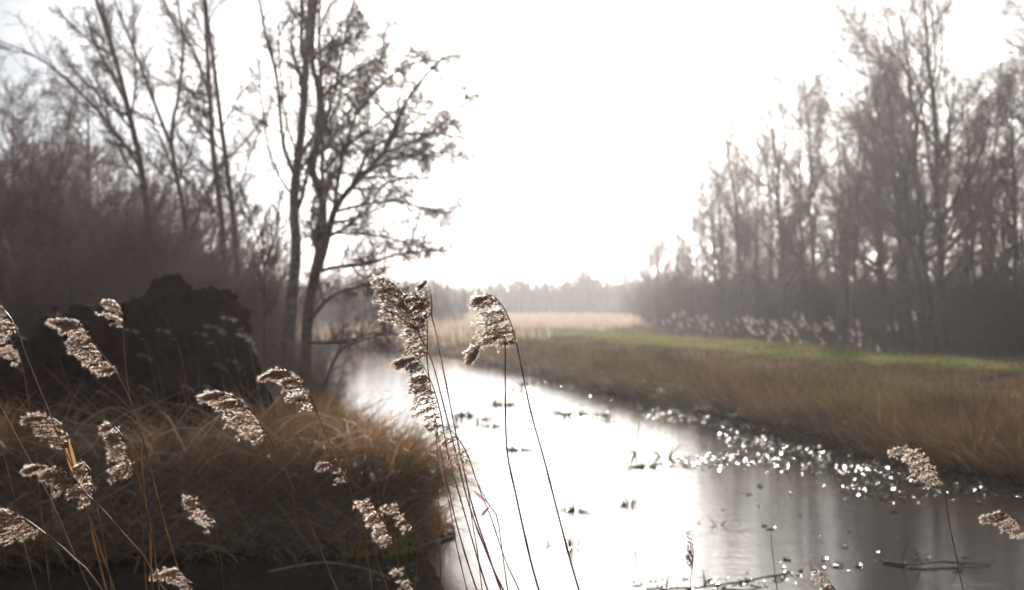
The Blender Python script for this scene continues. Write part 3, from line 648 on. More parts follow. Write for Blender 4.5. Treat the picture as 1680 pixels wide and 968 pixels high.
# ------------------------------------------------------------------ root plate
def root_plate():
    global rng
    rng = np.random.default_rng(14)
    Y = 18.0
    base = P(250, 690, Y); bx, bz = base[0], at_ground(base[0], Y)
    root = thing("root_plate", (bx, Y, bz), "big dark lobed upturned root plate rising from the sedge on the left bank", "root plate")
    # lobes: (pixel centre, half width px, half height px, depth offset m, half depth m)
    lobes = [(352, 535, 48, 62, .05, .42), (385, 590, 30, 80, .05, .4), (275, 590, 72, 128, .0, .55), (268, 510, 34, 50, .05, .35), (345, 590, 60, 112, .1, .5), (330, 520, 36, 44, .1, .35), (190, 590, 70, 100, -.05, .5), (150, 545, 44, 54, .05, .4), (105, 590, 58, 78, .1, .5),
             (50, 620, 52, 70, .2, .45), (372, 560, 30, 66, .05, .35), (220, 530, 40, 42, -.1, .35), (0, 640, 50, 60, .3, .4), (290, 650, 120, 70, -.05, .6), (120, 660, 130, 60, .0, .6)]
    bmv = Geo(); k = FPX / Y
    nu, nv = 24, 16
    for (u, v, hw, hh, dy, hd) in lobes:
        c = P(u, v, Y + dy); th = np.linspace(0, 2 * math.pi, nu, endpoint=False); ph = np.linspace(.02, math.pi - .02, nv)
        T, Ph = np.meshgrid(th, ph); pw = .85
        X = np.sign(np.cos(T)) * np.abs(np.cos(T)) ** pw * np.sin(Ph) * hw / k; Yy = np.sin(T) * np.sin(Ph) * hd; Z = np.cos(Ph) * hh / k
        idx = np.arange(nu * nv).reshape(nv, nu)
        f = np.stack([idx[:-1], idx[1:], np.roll(idx[1:], -1, 1), np.roll(idx[:-1], -1, 1)], -1).reshape(-1, 4)
        bmv.add(np.stack([X + c[0], Yy + c[1], Z + c[2]], -1), f)
        for ring, rev in ((idx[0], 0), (idx[-1], 1)):
            fan = [(int(ring[0]), int(ring[i]), int(ring[i + 1])) for i in range(1, nu - 1)]
            bmv.f.append((np.array([q if not rev else q[::-1] for q in fan]) + bmv.n - nu * nv, 0))
    me = bmv.mesh("soil", [M_ROOT], True, (bx, Y, bz))
    o = obj("soil_mass", me, root)
    md = o.modifiers.new("r", 'REMESH'); md.mode = 'VOXEL'; md.voxel_size = .035; md.use_smooth_shade = True
    for nm, sz, st in (("a", .45, .34), ("b", .16, .2), ("c", .06, .08)):
        tx = bpy.data.textures.new("n" + nm, 'CLOUDS'); tx.noise_scale = sz; tx.noise_depth = 2
        d = o.modifiers.new(nm, 'DISPLACE'); d.texture = tx; d.strength = st; d.mid_level = .5
    dg = bpy.context.evaluated_depsgraph_get(); ev = bpy.data.meshes.new_from_object(o.evaluated_get(dg))
    o.modifiers.clear(); o.data = ev
    org = (bx, Y, bz)
    def rt(pts, r0, r1, Yo=0, bulge=0):
        q = [P(u, v, Y + Yo + i * bulge) for i, (u, v) in enumerate(pts)]
        p, r = polyr(q, 14, r0, r1); p[1:-1] += rng.normal(size=(12, 3)) * .012
        g = Geo(); tubes(g, p, r, 7, np.array([.03, .018, .013])); obj("root", g.mesh("root", [M_BARK], True, org), root)
    rt([(395, 555), (412, 590), (432, 640), (450, 680), (464, 710)], .13, .05, -.1, -.05)
    rt([(400, 580), (415, 640), (425, 690), (430, 730)], .09, .05, 0, -.06)
    rt([(120, 510), (95, 520), (78, 530), (66, 540)], .06, .02, .05, .03)
    rt([(70, 560), (40, 575), (10, 600), (-20, 610)], .08, .04, .2, .05)
    rt([(260, 480), (272, 462), (276, 452)], .05, .012, 0, 0)
    for i in range(12):
        u = U(80, 390); v = U(500, 640)
        rt([(u, v), (u + U(-25, 25), v + U(10, 40)), (u + U(-40, 40), v + U(40, 90))], .025, .008, -.55, -.06)
root_plate()

# ------------------------------------------------------------------ reeds
def panicle(g, axis, side, Lmax, nb=34, ns=17, nh=11, spread=.5, dens=1.0, hair=.0135, hw=.0006, prof=None, curl=.10, palew=1.0, sag=.55, along=.55):
    """plume: axis runs from its foot to its nodding tip; branchlets sweep to one side"""
    nb = max(8, int(nb * .78)); K = len(axis); L = np.linalg.norm(np.diff(axis, axis=0), axis=1).sum()
    tubes(g, axis, np.linspace(.0019, .0006, K), 4, (.22, .13, .07), 0)
    t = np.sort(rng.random(nb)) ** 1.0 * .97
    x = t * (K - 1); i = np.clip(x.astype(int), 0, K - 2); fr = (x - i)[:, None]
    pos = axis[i] * (1 - fr) + axis[i + 1] * fr; T = nrm(axis[i + 1] - axis[i])
    pf = (np.clip(t / .12, .35, 1) * (1 - t) ** .62) if prof is None else prof(t)
    ln = Lmax * pf * U(.6, 1.1, nb) + .02
    droop = np.array([side * 1.0, 0, -sag])
    d = nrm(T * along + droop * .55 + rng.normal(size=(nb, 3)) * np.array([.18, spread, .18]))
    Kb = 7; br = np.zeros((nb, Kb, 3)); br[:, 0] = pos
    for k in range(1, Kb):
        br[:, k] = br[:, k - 1] + d * (ln / (Kb - 1))[:, None]
        d = nrm(d + droop * curl * 1.6 + rng.normal(size=d.shape) * .05)
    tubes(g, br, np.tile(np.linspace(.0009, .0004, Kb), (nb, 1)), 3, (.20, .12, .08), 0)
    # spikelets
    m = max(5, int(ns * dens)); tt = (np.arange(m)[None] + rng.random((nb, m))) / m * .92 + .08
    xx = tt * (Kb - 1); ii = np.clip(xx.astype(int), 0, Kb - 2); ff = (xx - ii)[..., None]; r = np.arange(nb)[:, None]
    sp = (br[r, ii] * (1 - ff) + br[r, ii + 1] * ff); ST = nrm(br[r, ii + 1] - br[r, ii])
    keep = rng.random((nb, m)) < np.clip(ln / Lmax * 1.6, .45, 1)[:, None]
    sp = sp[keep]; ST = ST[keep]; n = len(sp)
    sp = sp + rng.normal(size=(n, 3)) * .0026
    sd = nrm(ST + rng.normal(size=(n, 3)) * .38)
    sl = U(.008, .013, n)[:, None]
    body = np.stack([sp, sp + sd * sl * .45, sp + sd * sl], 1); rr = np.tile(np.array([.0005, .0016, .0002]), (n, 1))
    tubes(g, body, rr, 3, np.array([.27, .155, .11])[None] * U(.5, 1.3, (n, 1)), 1)
    # silky hairs
    b0 = np.repeat(sp + sd * sl * .3, nh, 0); hd = nrm(np.repeat(sd, nh, 0) + rng.normal(size=(n * nh, 3)) * .33)
    hl = hair * U(.6, 1.2, n * nh)[:, None]; wv = nrm(np.cross(hd, rng.normal(size=hd.shape))) * hw
    V = np.stack([b0 - wv, b0 + wv, b0 + hd * hl], 1)
    f = np.arange(len(b0) * 3).reshape(-1, 3)
    hc = np.repeat(np.array([.90, .78, .69])[None] * U(.75, 1.1, (len(b0), 1)) * palew, 3, 0).reshape(-1, 3, 3); hc[:, :2] *= np.array([.9, .82, .76]); g.add(V, f, hc.reshape(-1, 3), 2)

STRAW = np.array([.30, .19, .085]); PURP = np.array([.42, .27, .30])
MATS_P = [M_STEM, M_SEED, M_HAIR]
def reed(label, Y, pan, stem, Lmax, side=-1, col=STRAW, r=.0032, group="plumed reeds standing in the foreground", seed=0, leaf=None, extra=None, name="reed", **kw):
    """pan: pixels tip -> foot of the plume, stem: pixels down from there; the culm goes on to the ground"""
    global rng
    rng = np.random.default_rng(1000 + seed)
    pa = [P(u, v, Y) for u, v in pan]; st = [P(u, v, Y) for u, v in stem]
    foot = st[-1]; prev = st[-2] if len(st) > 1 else pa[-1]
    dr = (foot - prev); dr = dr / max(1e-6, -dr[2]) if dr[2] < 0 else np.array((0, 0, -1.)); dr[0] = np.clip(dr[0], -.6, .6)
    dz = foot[2] - .1; root_p = foot + dr * dz * np.array((.75, 1, 1)); root_p[1] = Y + U(-.12, .12)
    gz = at_ground(root_p[0], root_p[1]); root_p[2] = gz - .03
    st.append((foot + root_p) / 2 + np.array((dr[0] * .06 * dz, 0, 0))); st.append(root_p)
    for i, p in enumerate(pa): p[1] += .02 * math.sin(i + seed)
    rt = thing(name, (root_p[0], root_p[1], gz), label, "reed", group); org = (root_p[0], root_p[1], gz)
    full = spline(np.array([pa[-1]] + st), 46)
    t = np.linspace(0, 1, 46); R = r * (.55 + .6 * t); 
    s = np.r_[0, np.cumsum(np.linalg.norm(np.diff(full, axis=0), axis=1))]
    node = (np.floor(s / .19) != np.floor(np.r_[-.1, s[:-1]] / .19)); R = R * np.where(node, 1.28, 1)
    g = Geo(); cc = col[None] * U(.85, 1.1, (46, 1)); cc[node] *= .6
    tubes(g, full[None], R[None], 6, cc[None]); obj("stem", g.mesh("stem", [M_STEM], True, org), rt)
    if len(pa) > 1:
        ax = spline(np.array(pa[::-1]), 22)
        g = Geo(); panicle(g, ax, side, Lmax, **kw); obj("panicle", g.mesh("panicle", MATS_P, False, org), rt)
    for lf in (leaf or []):
        q = [P(u, v, Y - .02 + .015 * i) for i, (u, v) in enumerate(lf)]; q = spline(np.array(q), 9)
        T = nrm(np.gradient(q, axis=0)); A = nrm(np.cross(T, np.array([.2, 1, .3])[None])) * (np.array([.3, .8, 1, 1, .9, .75, .55, .3, .05]) * .0045)[:, None]
        V = np.stack([q - A, q + A + np.array([0, .002, 0])], 1); idx = np.arange(18).reshape(9, 2)
        g = Geo(); g.add(V, np.stack([idx[:-1, 0], idx[:-1, 1], idx[1:, 1], idx[1:, 0]], -1), col * 1.1); obj("leaf", g.mesh("leaf", [M_BLADE], False, org), rt)
    return rt

q4 = dict
reed("tallest central reed with a broad dense brown plume swept left", 4.0, [(630, 455), (655, 475), (675, 515), (690, 552)], [(708, 590), (724, 650), (742, 720), (770, 830), (800, 910), (826, 968)], .125, col=PURP, seed=1, along=.42, nb=56, ns=20, spread=.35, curl=.02, sag=.15)
reed("central reed whose plume hangs just right of the tallest broad plume", 4.05, [(664, 482), (688, 486), (700, 515), (702, 560), (700, 580)], [(704, 620), (716, 700), (733, 790), (752, 870), (782, 968)], .062, col=PURP, seed=2, nb=44, ns=18, sag=1.0, spread=.4)
reed("central reed with a short narrow upright plume", 4.1, [(699, 458), (706, 476), (709, 498), (708, 516)], [(716, 550), (730, 620), (752, 730), (775, 830), (800, 905), (822, 968)], .045, col=PURP, seed=3, nb=26, ns=14, sag=1.6, spread=.35, prof=lambda t: (1 - t) ** .5)
reed("lower central reed with a ragged pale plume trailing down its stem", 3.95, [(655, 592), (685, 588), (706, 622), (720, 668), (726, 700)], [(736, 750), (756, 820), (776, 890), (800, 968)], .065, col=PURP, seed=4, nb=50, ns=18, sag=.9, spread=.4)
reed("thin central reed with a sparse feathery plume drooping at mid height", 3.9, [(706, 688), (722, 696), (745, 712), (762, 738), (772, 760)], [(790, 812), (806, 850), (826, 910), (852, 968)], .04, col=PURP * 1.1, seed=5, nb=18, ns=8, nh=5, sag=1.2, r=.0024)
reed("reed right of centre with a drooping comb-like plume and purple stem", 4.0, [(785, 492), (806, 484), (826, 505), (840, 535), (848, 566)], [(858, 615), (872, 680), (893, 755), (920, 860), (952, 975)], .10, col=PURP, seed=6, nb=50, ns=20, sag=.75, spread=.3, curl=.09, r=.0036)
reed("reed with straight brown stem dropping below the comb-like plume", 4.0, [(778, 590), (790, 565), (810, 552), (828, 552)], [(829, 580), (829, 650), (832, 740), (846, 810), (866, 900), (886, 975)], .06, col=STRAW * .75, seed=7, nb=26, ns=16, sag=.6, r=.0036)
reed("reed with a long arched russet plume in front of the root plate's left shoulder", 3.9, [(92, 523), (130, 532), (152, 556), (176, 586), (193, 612)], [(216, 660), (240, 740), (262, 830), (285, 910), (304, 975)], .075, seed=8, nb=52, ns=19, sag=.55, spread=.3)
reed("reed at the left edge whose plume is cut by the photo's border", 3.7, [(-50, 520), (-20, 500), (5, 504), (20, 522), (28, 546)], [(46, 590), (70, 650), (96, 715), (118, 775), (150, 860), (190, 975)], .085, seed=9, nb=44, ns=19, sag=.5)
reed("reed with a large curved fan-like pale plume right of the root plate", 3.9, [(340, 648), (372, 645), (404, 662), (426, 694), (442, 724)], [(462, 758), (488, 815), (515, 875), (556, 975)], .078, seed=10, nb=54, ns=19, sag=.5, spread=.3)
reed("reed with a compact pale plume upper right of the fan-like one", 4.0, [(440, 616), (462, 608), (486, 616), (504, 644), (517, 672)], [(532, 706), (552, 752), (580, 820), (598, 890), (612, 975)], .06, seed=11, nb=44, ns=18, sag=.5, spread=.3, r=.0026)
reed("left reed with a pale plume and ochre leaf sheath above the split-plumed reed", 3.7, [(55, 685), (80, 684), (100, 705), (113, 738)], [(122, 770), (134, 808), (150, 870), (176, 975)], .066, seed=12, nb=34, ns=17, sag=.3, leaf=[[(108, 735), (118, 770), (132, 812)], [(112, 720), (124, 765), (138, 815)]], col=STRAW * 1.1, r=.004)
reed("left reed with a split pale plume whose lowest branch hangs apart", 3.6, [(52, 768), (84, 768), (118, 786), (142, 810)], [(165, 832), (200, 872), (240, 918), (275, 975)], .06, seed=13, nb=46, ns=18, sag=.6, spread=.3)
reed("short reed with a slim upright plume beside the split-plumed one", 3.65, [(132, 758), (148, 776), (156, 800), (158, 812)], [(163, 850), (172, 900), (184, 975)], .04, seed=14, nb=24, ns=15, sag=1.2, r=.0026)
reed("reed with a tapering hooked pale plume low in front of the root plate", 3.8, [(175, 696), (194, 704), (212, 732), (226, 776)], [(234, 810), (248, 870), (262, 975)], .05, seed=15, nb=40, ns=18, sag=.95, prof=lambda t: (1 - t) ** 1.1 + .05)
reed("reed at the lower left edge with a broad drooping fan plume", 3.5, [(-12, 838), (15, 836), (45, 850), (74, 876)], [(96, 892), (130, 925), (172, 975)], .085, seed=16, nb=46, ns=18, sag=.7)
reed("short thin reed with a small pale plume over the sedge tangle", 3.9, [(319, 815), (331, 826), (344, 846), (353, 866)], [(358, 890), (364, 930), (368, 975)], .028, seed=17, nb=20, ns=12, sag=.7, r=.002)
reed("small reed with a bright white slanting plume before the russet tussock", 3.9, [(595, 815), (612, 828), (628, 856), (645, 890)], [(650, 910), (656, 940), (660, 975)], .028, seed=18, nb=34, ns=14, sag=.8, r=.0018, palew=1.2)
reed("thin hooked reed with a white-tipped sparse plume before the russet tussock", 3.95, [(636, 830), (652, 832), (668, 846), (680, 872)], [(684, 895), (684, 930), (680, 975)], .02, seed=19, nb=14, ns=8, sag=.8, r=.0018)
reed("thin reed with a frayed half-bare plume above the yellow-green shoots", 4.1, [(528, 762), (548, 760), (566, 772), (577, 792)], [(590, 840), (608, 890), (640, 975)], .045, seed=20, nb=14, ns=10, nh=5, sag=.8, r=.0022)
reed("bowed reed at the bottom edge with an arching cream plume", 3.8, [(256, 948), (278, 936), (300, 936), (320, 968)], [(330, 990), (335, 1020)], .04, seed=21, nb=26, ns=14, sag=.5)
reed("tiny bent reed with a frayed white tip at the bottom edge", 3.9, [(650, 933), (662, 936), (676, 955), (682, 972)], [(686, 1000), (690, 1040)], .018, seed=22, nb=10, ns=8, r=.0018)
reed("reed far behind the sharp plumes, pale blurred tuft against the dark root plate", 6.1, [(186, 492), (196, 505), (200, 520), (200, 538)], [(206, 600), (216, 680), (228, 800), (236, 900)], .11, seed=24, nb=30, ns=12, hw=.0016, sag=.1)
reed("blurred grey-plumed reed at the left edge beside the root plate", 6.0, [(-8, 556), (8, 552), (24, 570), (34, 592)], [(44, 640), (58, 740), (70, 860)], .10, seed=25, nb=30, ns=12, hw=.0016)
reed("reed with a drooping brown plume before the right bank", 4.9, [(1468, 738), (1500, 733), (1528, 750), (1546, 792)], [(1556, 850), (1566, 900), (1582, 975)], .09, seed=26, nb=36, ns=15, sag=.8)
reed("reed at the right edge with a plume cut by the photo's border", 5.0, [(1622, 850), (1645, 842), (1672, 856), (1690, 885)], [(1700, 930), (1705, 990)], .085, seed=27, nb=34, ns=15, sag=.6)
reed("short reed tip poking in at the bottom edge below the floating branch", 4.4, [(1346, 940), (1356, 950), (1370, 968)], [(1384, 1000), (1390, 1040)], .02, seed=28, nb=14, ns=10, r=.002)
reed("thin purple grass spike rising alone from the pale water", 4.6, [(1133, 882), (1136, 900), (1135, 932)], [(1132, 960), (1130, 1000)], .014, seed=29, nb=22, ns=6, nh=3, hair=.005, sag=-.6, col=PURP, r=.0014)
reed("brown club-headed stalk leaning at the bottom edge left of the reed bundle", 4.0, [(703, 915), (712, 932), (724, 960)], [(735, 990), (742, 1030)], .012, seed=23, nb=30, ns=7, nh=2, hair=.004, sag=-.4, col=STRAW * .5, r=.0026, palew=.4)
# bare culms without plume
for i, (lab, Y, stem, c, r) in enumerate([
    ("plumeless broken ochre culm standing beside the hooked pale plume", 3.8, [(228, 724), (236, 800), (246, 880), (250, 975)], STRAW * 1.1, .0042),
    ("thin plumeless culm slanting at the far left below the cut plume", 3.8, [(-10, 690), (10, 760), (30, 850), (62, 975)], STRAW, .0024),
    ("long plumeless culm crossing behind the split-plumed reed", 3.9, [(2, 660), (40, 740), (88, 830), (150, 975)], STRAW * .9, .0028),
    ("kinked purple culm with a snapped leaf in the central bundle", 4.0, [(768, 745), (782, 790), (803, 829), (815, 846), (822, 890), (834, 975)], PURP, .0022),
    ("plumeless purple culm at the left of the central bundle", 4.05, [(712, 690), (722, 760), (738, 830), (746, 880), (768, 975)], PURP * 1.2, .0026),
    ("faint thin upright culm over the russet tussock's right edge", 4.3, [(716, 700), (718, 800), (722, 900), (724, 975)], STRAW * .8, .002),
    ("second purple culm from the right in the central bundle", 4.05, [(764, 780), (774, 850), (784, 910), (792, 975)], PURP, .0024),
    ("rust-coloured thin culm rising alone before the dark right-hand water", 4.8, [(1264, 870), (1268, 910), (1276, 975)], STRAW * .6, .002)]):
    leaf = [[(778, 806), (792, 818), (804, 828)], [(790, 846), (797, 838), (804, 830)]] if i == 3 else None
    reed(lab, Y, [stem[0]], stem[1:], 0, col=c, r=r, seed=40 + i, leaf=leaf)

# reeds standing on the left bank and far along the right bank: copies
def proto_reed(seed, h, Lp, Lmax, hw, nb=22, ns=9, nh=6):
    global rng
    rng = np.random.default_rng(seed)
    rt = thing("reed", (0, 0, 0), "x", "reed", "x")
    bend = spline(np.array([(0, 0, -.05), (-.03, 0, h * .35), (-.12, .02, h * .7), (-.2, .02, h)]), 14)
    g = Geo(); tubes(g, bend, np.linspace(.005, .003, 14), 4, STRAW * .9); parts = [obj("stem", g.mesh("stem", [M_STEM], True), rt)]
    ax = spline(np.array([bend[-1], bend[-1] + (-.04, 0, Lp * .5), bend[-1] + (-.12, 0, Lp * .85), bend[-1] + (-.22, 0, Lp * .9)]), 10)
    g = Geo(); panicle(g, ax, -1, Lmax, nb=nb, ns=ns, nh=nh, hw=hw, hair=.016); parts.append(obj("panicle", g.mesh("panicle", MATS_P), rt))
    PARTS[rt.name] = parts
    return rt
rmid = [proto_reed(201, 1.35, .17, .05, .0016, 16, 7, 5), proto_reed(202, 1.1, .15, .04, .0016, 14, 7, 5)]
rfar = [proto_reed(203, 1.25, .3, .13, .006, 20, 8, 5), proto_reed(204, 1.05, .26, .11, .006, 20, 8, 5)]
rng = np.random.default_rng(99)
first = set()
def put_reed(pr, x, y, s, rz, label, group):
    z = at_ground(x, y)
    if pr.name in first: return copy_thing(pr, (x, y, z), rz, (s, s, s), label, group)
    first.add(pr.name); pr.location = (x, y, z); pr.rotation_euler[2] = rz; pr.scale = (s, s, s); pr["label"] = label; pr["group"] = group
for i, (u, v) in enumerate([(270, 540), (288, 578), (322, 540), (345, 630), (385, 545), (402, 595), (372, 632), (270, 632), (155, 620), (60, 600), (30, 625), (420, 530), (440, 520), (200, 640), (425, 590), (455, 545)]):
    Y = U(14.6, 17.0); x = ux(u, Y); z = at_ground(x, Y); top = H - (v - 505) / FPX * Y - z
    put_reed(rmid[i % 2], x, Y, max(.55, top / (1.5 if i % 2 == 0 else 1.25)), U(-.5, .5), "thin blurred reed with a small plume in front of the dark root plate", "small reeds before the root plate")
cen = [(1060, 72), (1090, 66), (1120, 70), (1165, 62), (1185, 66), (1240, 52), (1262, 48), (1300, 47), (1335, 44), (1345, 40), (1400, 41), (1480, 38), (1620, 33), (1030, 84), (1010, 90)]
wts = np.array([8, 9, 10, 12, 10, 12, 9, 10, 8, 6, 6, 3, 3, 8, 6], float); wts /= wts.sum()
for i in range(120):
    u, Y = cen[rng.choice(len(cen), p=wts)]; u += rng.normal() * 20; Y += rng.normal() * 4
    o = put_reed(rfar[i % 2], ux(u, Y), Y, U(.45, .85), rng.normal() * .7, "small backlit reed plume in the band along the right meadow", "backlit reeds along the right meadow")
    if o: o.rotation_euler[1] = rng.normal() * .14

# ------------------------------------------------------------------ water plants, floating leaves, branches
rng = np.random.default_rng(123)
def wplant(seed, n, h):
    global rng
    rng = np.random.default_rng(seed); g = Geo()
    a = U(0, 6.28, n); b = np.stack([np.cos(a) * .05, np.sin(a) * .04, np.full(n, -.03)], 1)
    d = np.stack([np.cos(a) * U(.1, .9, n), np.sin(a) * U(.1, .9, n), np.ones(n)], 1)
    blades(g, b, d, h * U(.5, 1.1, n), U(0, .4, n), U(.018, .035, n), 6, np.array([.05, .06, .02])[None] * U(.6, 1.5, (n, 1)))
    m = 5; a = U(0, 6.28, m); b = np.stack([np.cos(a) * .05, np.sin(a) * .05, np.full(m, .012)], 1)
    blades(g, b, np.stack([np.cos(a), np.sin(a), np.full(m, .03)], 1), U(.1, .28, m), .0, .03, 5, (.05, .05, .02), wig=.02)
    return g.mesh("water_plant", [M_WLEAF])
wm = [wplant(301, 7, .22), wplant(302, 9, .16), wplant(303, 5, .28), wplant(304, 11, .2)]
def wp(u, v, m, s, label, group=None):
    p = Gp(u, v); o = obj("water_plant", wm[m], None, label, "water plant", group, None, (p[0], p[1], 0)); o.scale = (s, s, s); o.rotation_euler[2] = u * .7
wp(945, 838, 3, .9, "water plant standing alone left of the bent reed"); wp(1033, 828, 0, 1.0, "water plant at the foot of the bent reed")
wp(905, 892, 2, .6, "smallest of two water plants low in the pale water"); wp(938, 898, 2, .8, "larger right one of two water plants low in the pale water")
wp(1178, 862, 2, .6, "thin looped water plant before the dark reflections"); wp(850, 738, 1, 1.0, "water plant between the purple and brown reed stems")
for i, (u, v) in enumerate([(752, 690), (768, 682), (785, 694), (800, 688), (815, 662), (828, 665), (838, 660), (806, 700), (930, 684), (945, 680), (972, 686), (985, 682), (1000, 690), (868, 630), (850, 640), (912, 678), (740, 700), (1062, 766), (1092, 750)]):
    wp(u, v, i % 4, U(1.0, 1.6), "dark water plant in the scattered patch on the bright water", "water plants on the bright water")
# bent reed with a tuft, standing in the water
def bent():
    Y = Gp(1033, 828)[1]; q = [P(u, v, Y) for u, v in [(1050, 676), (1046, 715), (1040, 750), (1028, 780), (1018, 804), (1026, 818), (1034, 832)]]; q[-1][2] = -.3; q[-1][0] += .1
    p = spline(np.array(q), 24); org = (p[-1][0], p[-1][1], 0)
    rt = thing("bent_reed", org, "dark bent dead reed standing crooked in the bright water", "reed")
    g = Geo(); tubes(g, p, np.linspace(.006, .009, 24), 6, STRAW * .35); obj("stem", g.mesh("stem", [M_STEM], True, org), rt)
    c = P(1042, 742, Y)
    for k in range(5):
        g = Geo(); blades(g, c[None], nrm(rng.normal(size=(1, 3)) + np.array([0, 0, -.6])), .17, .3, .025, 6, (.07, .06, .03)); obj("leaf", g.mesh("leaf", [M_WLEAF], False, org), rt)
bent()
# floating leaves in drifts along the right bank
def leaf_mesh(seed):
    r_ = np.random.default_rng(seed); n = 8; t = np.linspace(0, 1, n); wv = np.sin(np.pi * t ** .8) * .34 + .01
    z = .06 * np.sin(t * 3 + seed) + .05 * r_.normal(size=n) * .4
    V = np.concatenate([np.stack([t - .5, -wv, z + .08], 1), np.stack([t - .5, 0 * t, z], 1), np.stack([t - .5, wv, z + .08 + .05 * r_.random()], 1)])
    i = np.arange(n - 1); f = np.concatenate([np.stack([i, i + 1, i + 1 + n, i + n], 1), np.stack([i + n, i + 1 + n, i + 1 + 2 * n, i + 2 * n], 1)])
    return V, f
rng = np.random.default_rng(321)
LV = [leaf_mesh(s) for s in range(4)]
drift = [  # photo pixels along each drift, spread across it (px), leaf count
    ([(870, 615), (940, 628), (1020, 648), (1110, 668), (1190, 690), (1260, 696)], 9, 420), ([(1050, 672), (1130, 690), (1220, 690)], 5, 120), ([(1190, 722), (1260, 724), (1330, 738), (1420, 742)], 12, 330),
    ([(1090, 762), (1170, 756), (1250, 755), (1340, 768), (1440, 770), (1490, 768)], 9, 430), ([(1300, 700), (1360, 716), (1420, 708)], 10, 90), ([(1380, 806), (1440, 800), (1520, 822)], 12, 70), ([(1480, 780), (1580, 790), (1670, 790)], 22, 220),
    ([(1150, 860), (1230, 870), (1300, 850), (1400, 870)], 40, 16), ([(1290, 925), (1420, 926), (1540, 918), (1630, 925)], 9, 25), ([(560, 940), (620, 950), (680, 935)], 14, 40), ([(480, 910), (560, 905), (680, 905)], 7, 36), ([(1060, 962), (1160, 958), (1290, 946)], 9, 34), ([(830, 600), (800, 595), (760, 590)], 4, 60), ([(560, 640), (640, 660), (640, 690)], 12, 30)]
pts = []
for px, spd, cnt in drift:
    c = spline(np.array(px, float), 60)
    k = rng.integers(0, 60, cnt)
    k = np.r_[k, k[: len(k) * 4 // 5]]
    for j in k: pts.append((c[j, 0] + rng.normal() * 24, c[j, 1] + rng.normal() * spd * .75))
pts = [Gp(u, min(v, 1000)) for u, v in pts if v > 580]
pts = np.array(pts); pts = pts[sdist(pts[:, 0], pts[:, 1]) < -.05]
size = .025 + .075 * rng.random(len(pts)) ** 1.8; seen = size / pts[:, 1]
order = np.argsort(-seen)
lcols = np.array([[.08, .06, .03], [.05, .05, .02], [.12, .08, .04], [.06, .035, .02]])
lmesh = []
for i, (V, f) in enumerate(LV):
    g = Geo(); g.add(V, f, lcols[i]); lmesh.append(g.mesh("floating_leaf", [M_WLEAF], True))
for j in order[:280]:
    o = obj("floating_leaf", lmesh[j % 4], None, "small wet leaf floating in the glittering drifts along the right bank" if pts[j][0] > 0 else "small wet leaf floating in the shaded water beside the left bank", "leaf", "floating leaves", None, (pts[j][0], pts[j][1], .004))
    o.scale = (size[j],) * 3; o.rotation_euler = (rng.normal() * .14, rng.normal() * .14, U(0, 6.28))
g = Geo()
for j in order[280:]:
    V, f = LV[j % 4]; a = U(0, 6.28); ca, sa = math.cos(a), math.sin(a); t1, t2 = rng.normal(size=2) * .14
    W = V * size[j]; W = np.stack([W[:, 0] * ca - W[:, 1] * sa, W[:, 0] * sa + W[:, 1] * ca, W[:, 2] + t1 * W[:, 0] + t2 * W[:, 1] + .008], 1)
    g.add(W + np.array([pts[j][0], pts[j][1], 0]), f, lcols[j % 4])
obj("floating_litter", g.mesh("floating_litter", [M_WLEAF], True), label="glittering drifts of tiny leaves on the water along the right bank", cat="leaves", kind="stuff")

def branch(name, label, cat, px, r0, r1, zs, col=(.06, .04, .03), side=()):
    q = []
    for (u, v), z in zip(px, zs): q.append(Gp(u, v, z))
    p = spline(np.array(q), 24); org = tuple(p[0]); rt = thing(name, org, label, cat)
    g = Geo(); tubes(g, p, np.linspace(r0, r1, 24), 7, col); obj("stem", g.mesh("stem", [M_BARK], True, org), rt)
    for (k, dx, dy, dz, L) in side:
        e = p[k] + nrm(np.array([dx, dy, dz], float)) * L; m = (p[k] + e) / 2 + np.array([0, 0, .03])
        g = Geo(); tubes(g, spline(np.array([p[k], m, e]), 8), np.linspace(r1 * 1.3, .002, 8), 5, col); obj("twig", g.mesh("twig", [M_BARK], True, org), rt)
branch("floating_branch", "long dark branch lying half sunk across the right-hand water", "branch", [(1450, 922), (1500, 926), (1540, 922), (1600, 924), (1625, 924)], .011, .005, [.01, .02, .03, .02, .01], side=[(4, .4, .2, 1, .28), (8, -.5, .3, .8, .22), (13, .3, 0, -.1, .4), (16, -.6, .1, 1, .2)])
branch("floating_stick", "thin stick with an orange end afloat near the bottom edge", "stick", [(1060, 966), (1140, 964), (1210, 955), (1295, 940)], .008, .008, [.01, .02, .03, .09], (.16, .09, .04), side=[(3, .2, 0, 1, .12), (9, -.2, .1, 1, .15)])
branch("fallen_culm", "bleached culm arching over the dark water at the bottom left", "culm", [(440, 938), (500, 926), (550, 924), (610, 936), (640, 950)], .008, .006, [.05, .14, .18, .12, .02], (.34, .28, .22))
branch("fallen_stick", "short dark stick slanting into the water below the yellow-green shoots", "stick", [(530, 888), (548, 900), (566, 914)], .018, .012, [.25, .12, -.03], (.1, .05, .03))
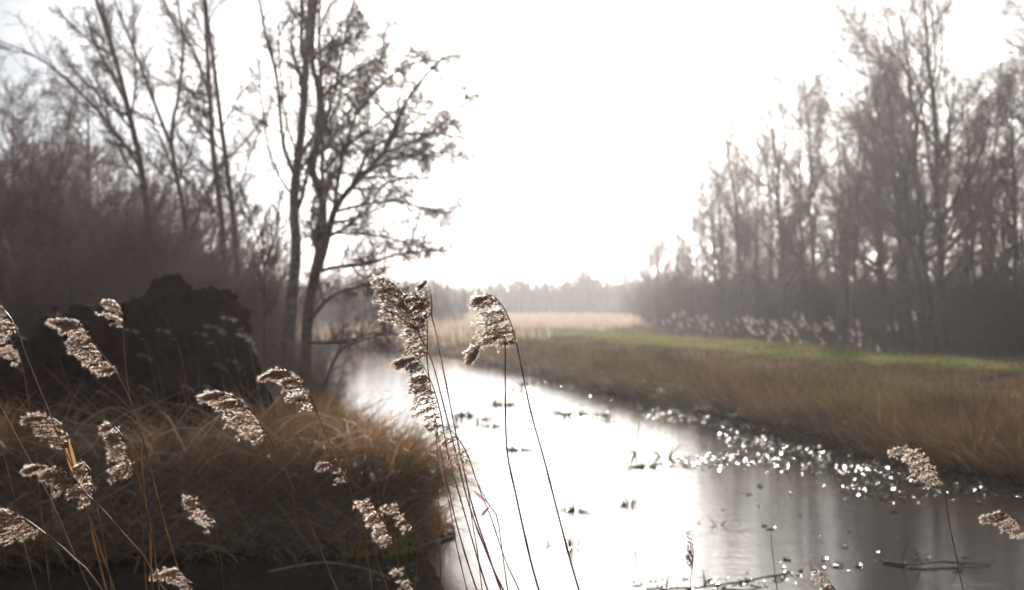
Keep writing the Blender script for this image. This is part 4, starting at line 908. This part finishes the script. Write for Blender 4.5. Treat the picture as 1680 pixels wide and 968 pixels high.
def bough():
    q = [P(u, v, Y) for u, v, Y in [(512, 628, 25.6), (552, 585, 25.2), (590, 560, 24.9), (640, 548, 24.4), (676, 556, 24.0)]]
    q[0][2] = at_ground(q[0][0], 25.6) + .02
    p = spline(np.array(q), 20); org = tuple(p[0]); rt = thing("fallen_bough", org, "bare dark bough slanting from the alder's foot out over the inlet", "bough")
    R = np.linspace(.035, .008, 20); g = Geo(); tubes(g, p, R, 7, BARK * .7); obj("limb", g.mesh("limb", [M_BARK], True, org), rt)
    g = Geo(); twigs(g, p[None], R[None], [(12, .2, 1, 45, 15, .4, 6, .15, (.03, 0, .02), .004, .006, .3), (6, .1, 1, 45, 15, .5, 4, .2, (0, 0, 0), .003, .004, .3)], TW * .8); obj("twig_spray", g.mesh("twigs", [M_TWIG], False, org), rt)
bough()
# yellow-green iris shoots at the foot of the russet tussock
rng = np.random.default_rng(55)
for i, (u, v, hgt) in enumerate([(500, 888, .22), (515, 886, .30), (528, 890, .2), (556, 900, .26), (568, 902, .34), (578, 902, .28), (588, 900, .22), (598, 900, .25), (612, 898, .24), (622, 896, .2), (648, 900, .3), (658, 896, .36), (666, 896, .28), (634, 902, .18)]):
    p = Gp(u, v + 12, .0); hgt *= 1.25; g = Geo(); n = 6; a = U(0, 6.28, n)
    blades(g, np.stack([np.cos(a) * .02, np.sin(a) * .02, np.full(n, -.05)], 1), np.stack([np.cos(a) * .35, np.sin(a) * .3, np.ones(n)], 1), hgt * U(.6, 1.1, n), .05, .022, 5, np.array([.42, .42, .05])[None] * U(.7, 1.3, (n, 1)), tipcol=(.55, .36, .06))
    obj("iris_shoot", g.mesh("iris_shoot", [M_GREEN]), None, "yellow-green leaf shoot at the waterline under the russet tussock", "shoot", "iris shoots under the tussock", None, tuple(p))

# ------------------------------------------------------------------ haze
def haze():
    g = Geo(); x0, x1, y0, y1, z0, z1 = -690, 690, -60, 720, -2.0, 24.0
    V = [(x, y, z) for z in (z0, z1) for y in (y0, y1) for x in (x0, x1)]
    g.add(V, [(0, 2, 3, 1), (4, 5, 7, 6), (0, 1, 5, 4), (2, 6, 7, 3), (0, 4, 6, 2), (1, 3, 7, 5)])
    m = bpy.data.materials.new("haze"); m.use_nodes = True; t = m.node_tree; t.nodes.remove(t.nodes["Principled BSDF"])
    v = t.nodes.new("ShaderNodeVolumePrincipled"); v.inputs["Color"].default_value = (.97, .95, .965, 1); v.inputs["Density"].default_value = .0004; v.inputs["Anisotropy"].default_value = .7
    t.links.new(v.outputs[0], t.nodes["Material Output"].inputs["Volume"])
    obj("haze", g.mesh("haze", [m]), kind="stuff", label="thin pale winter haze filling the valley air", cat="haze")
haze()
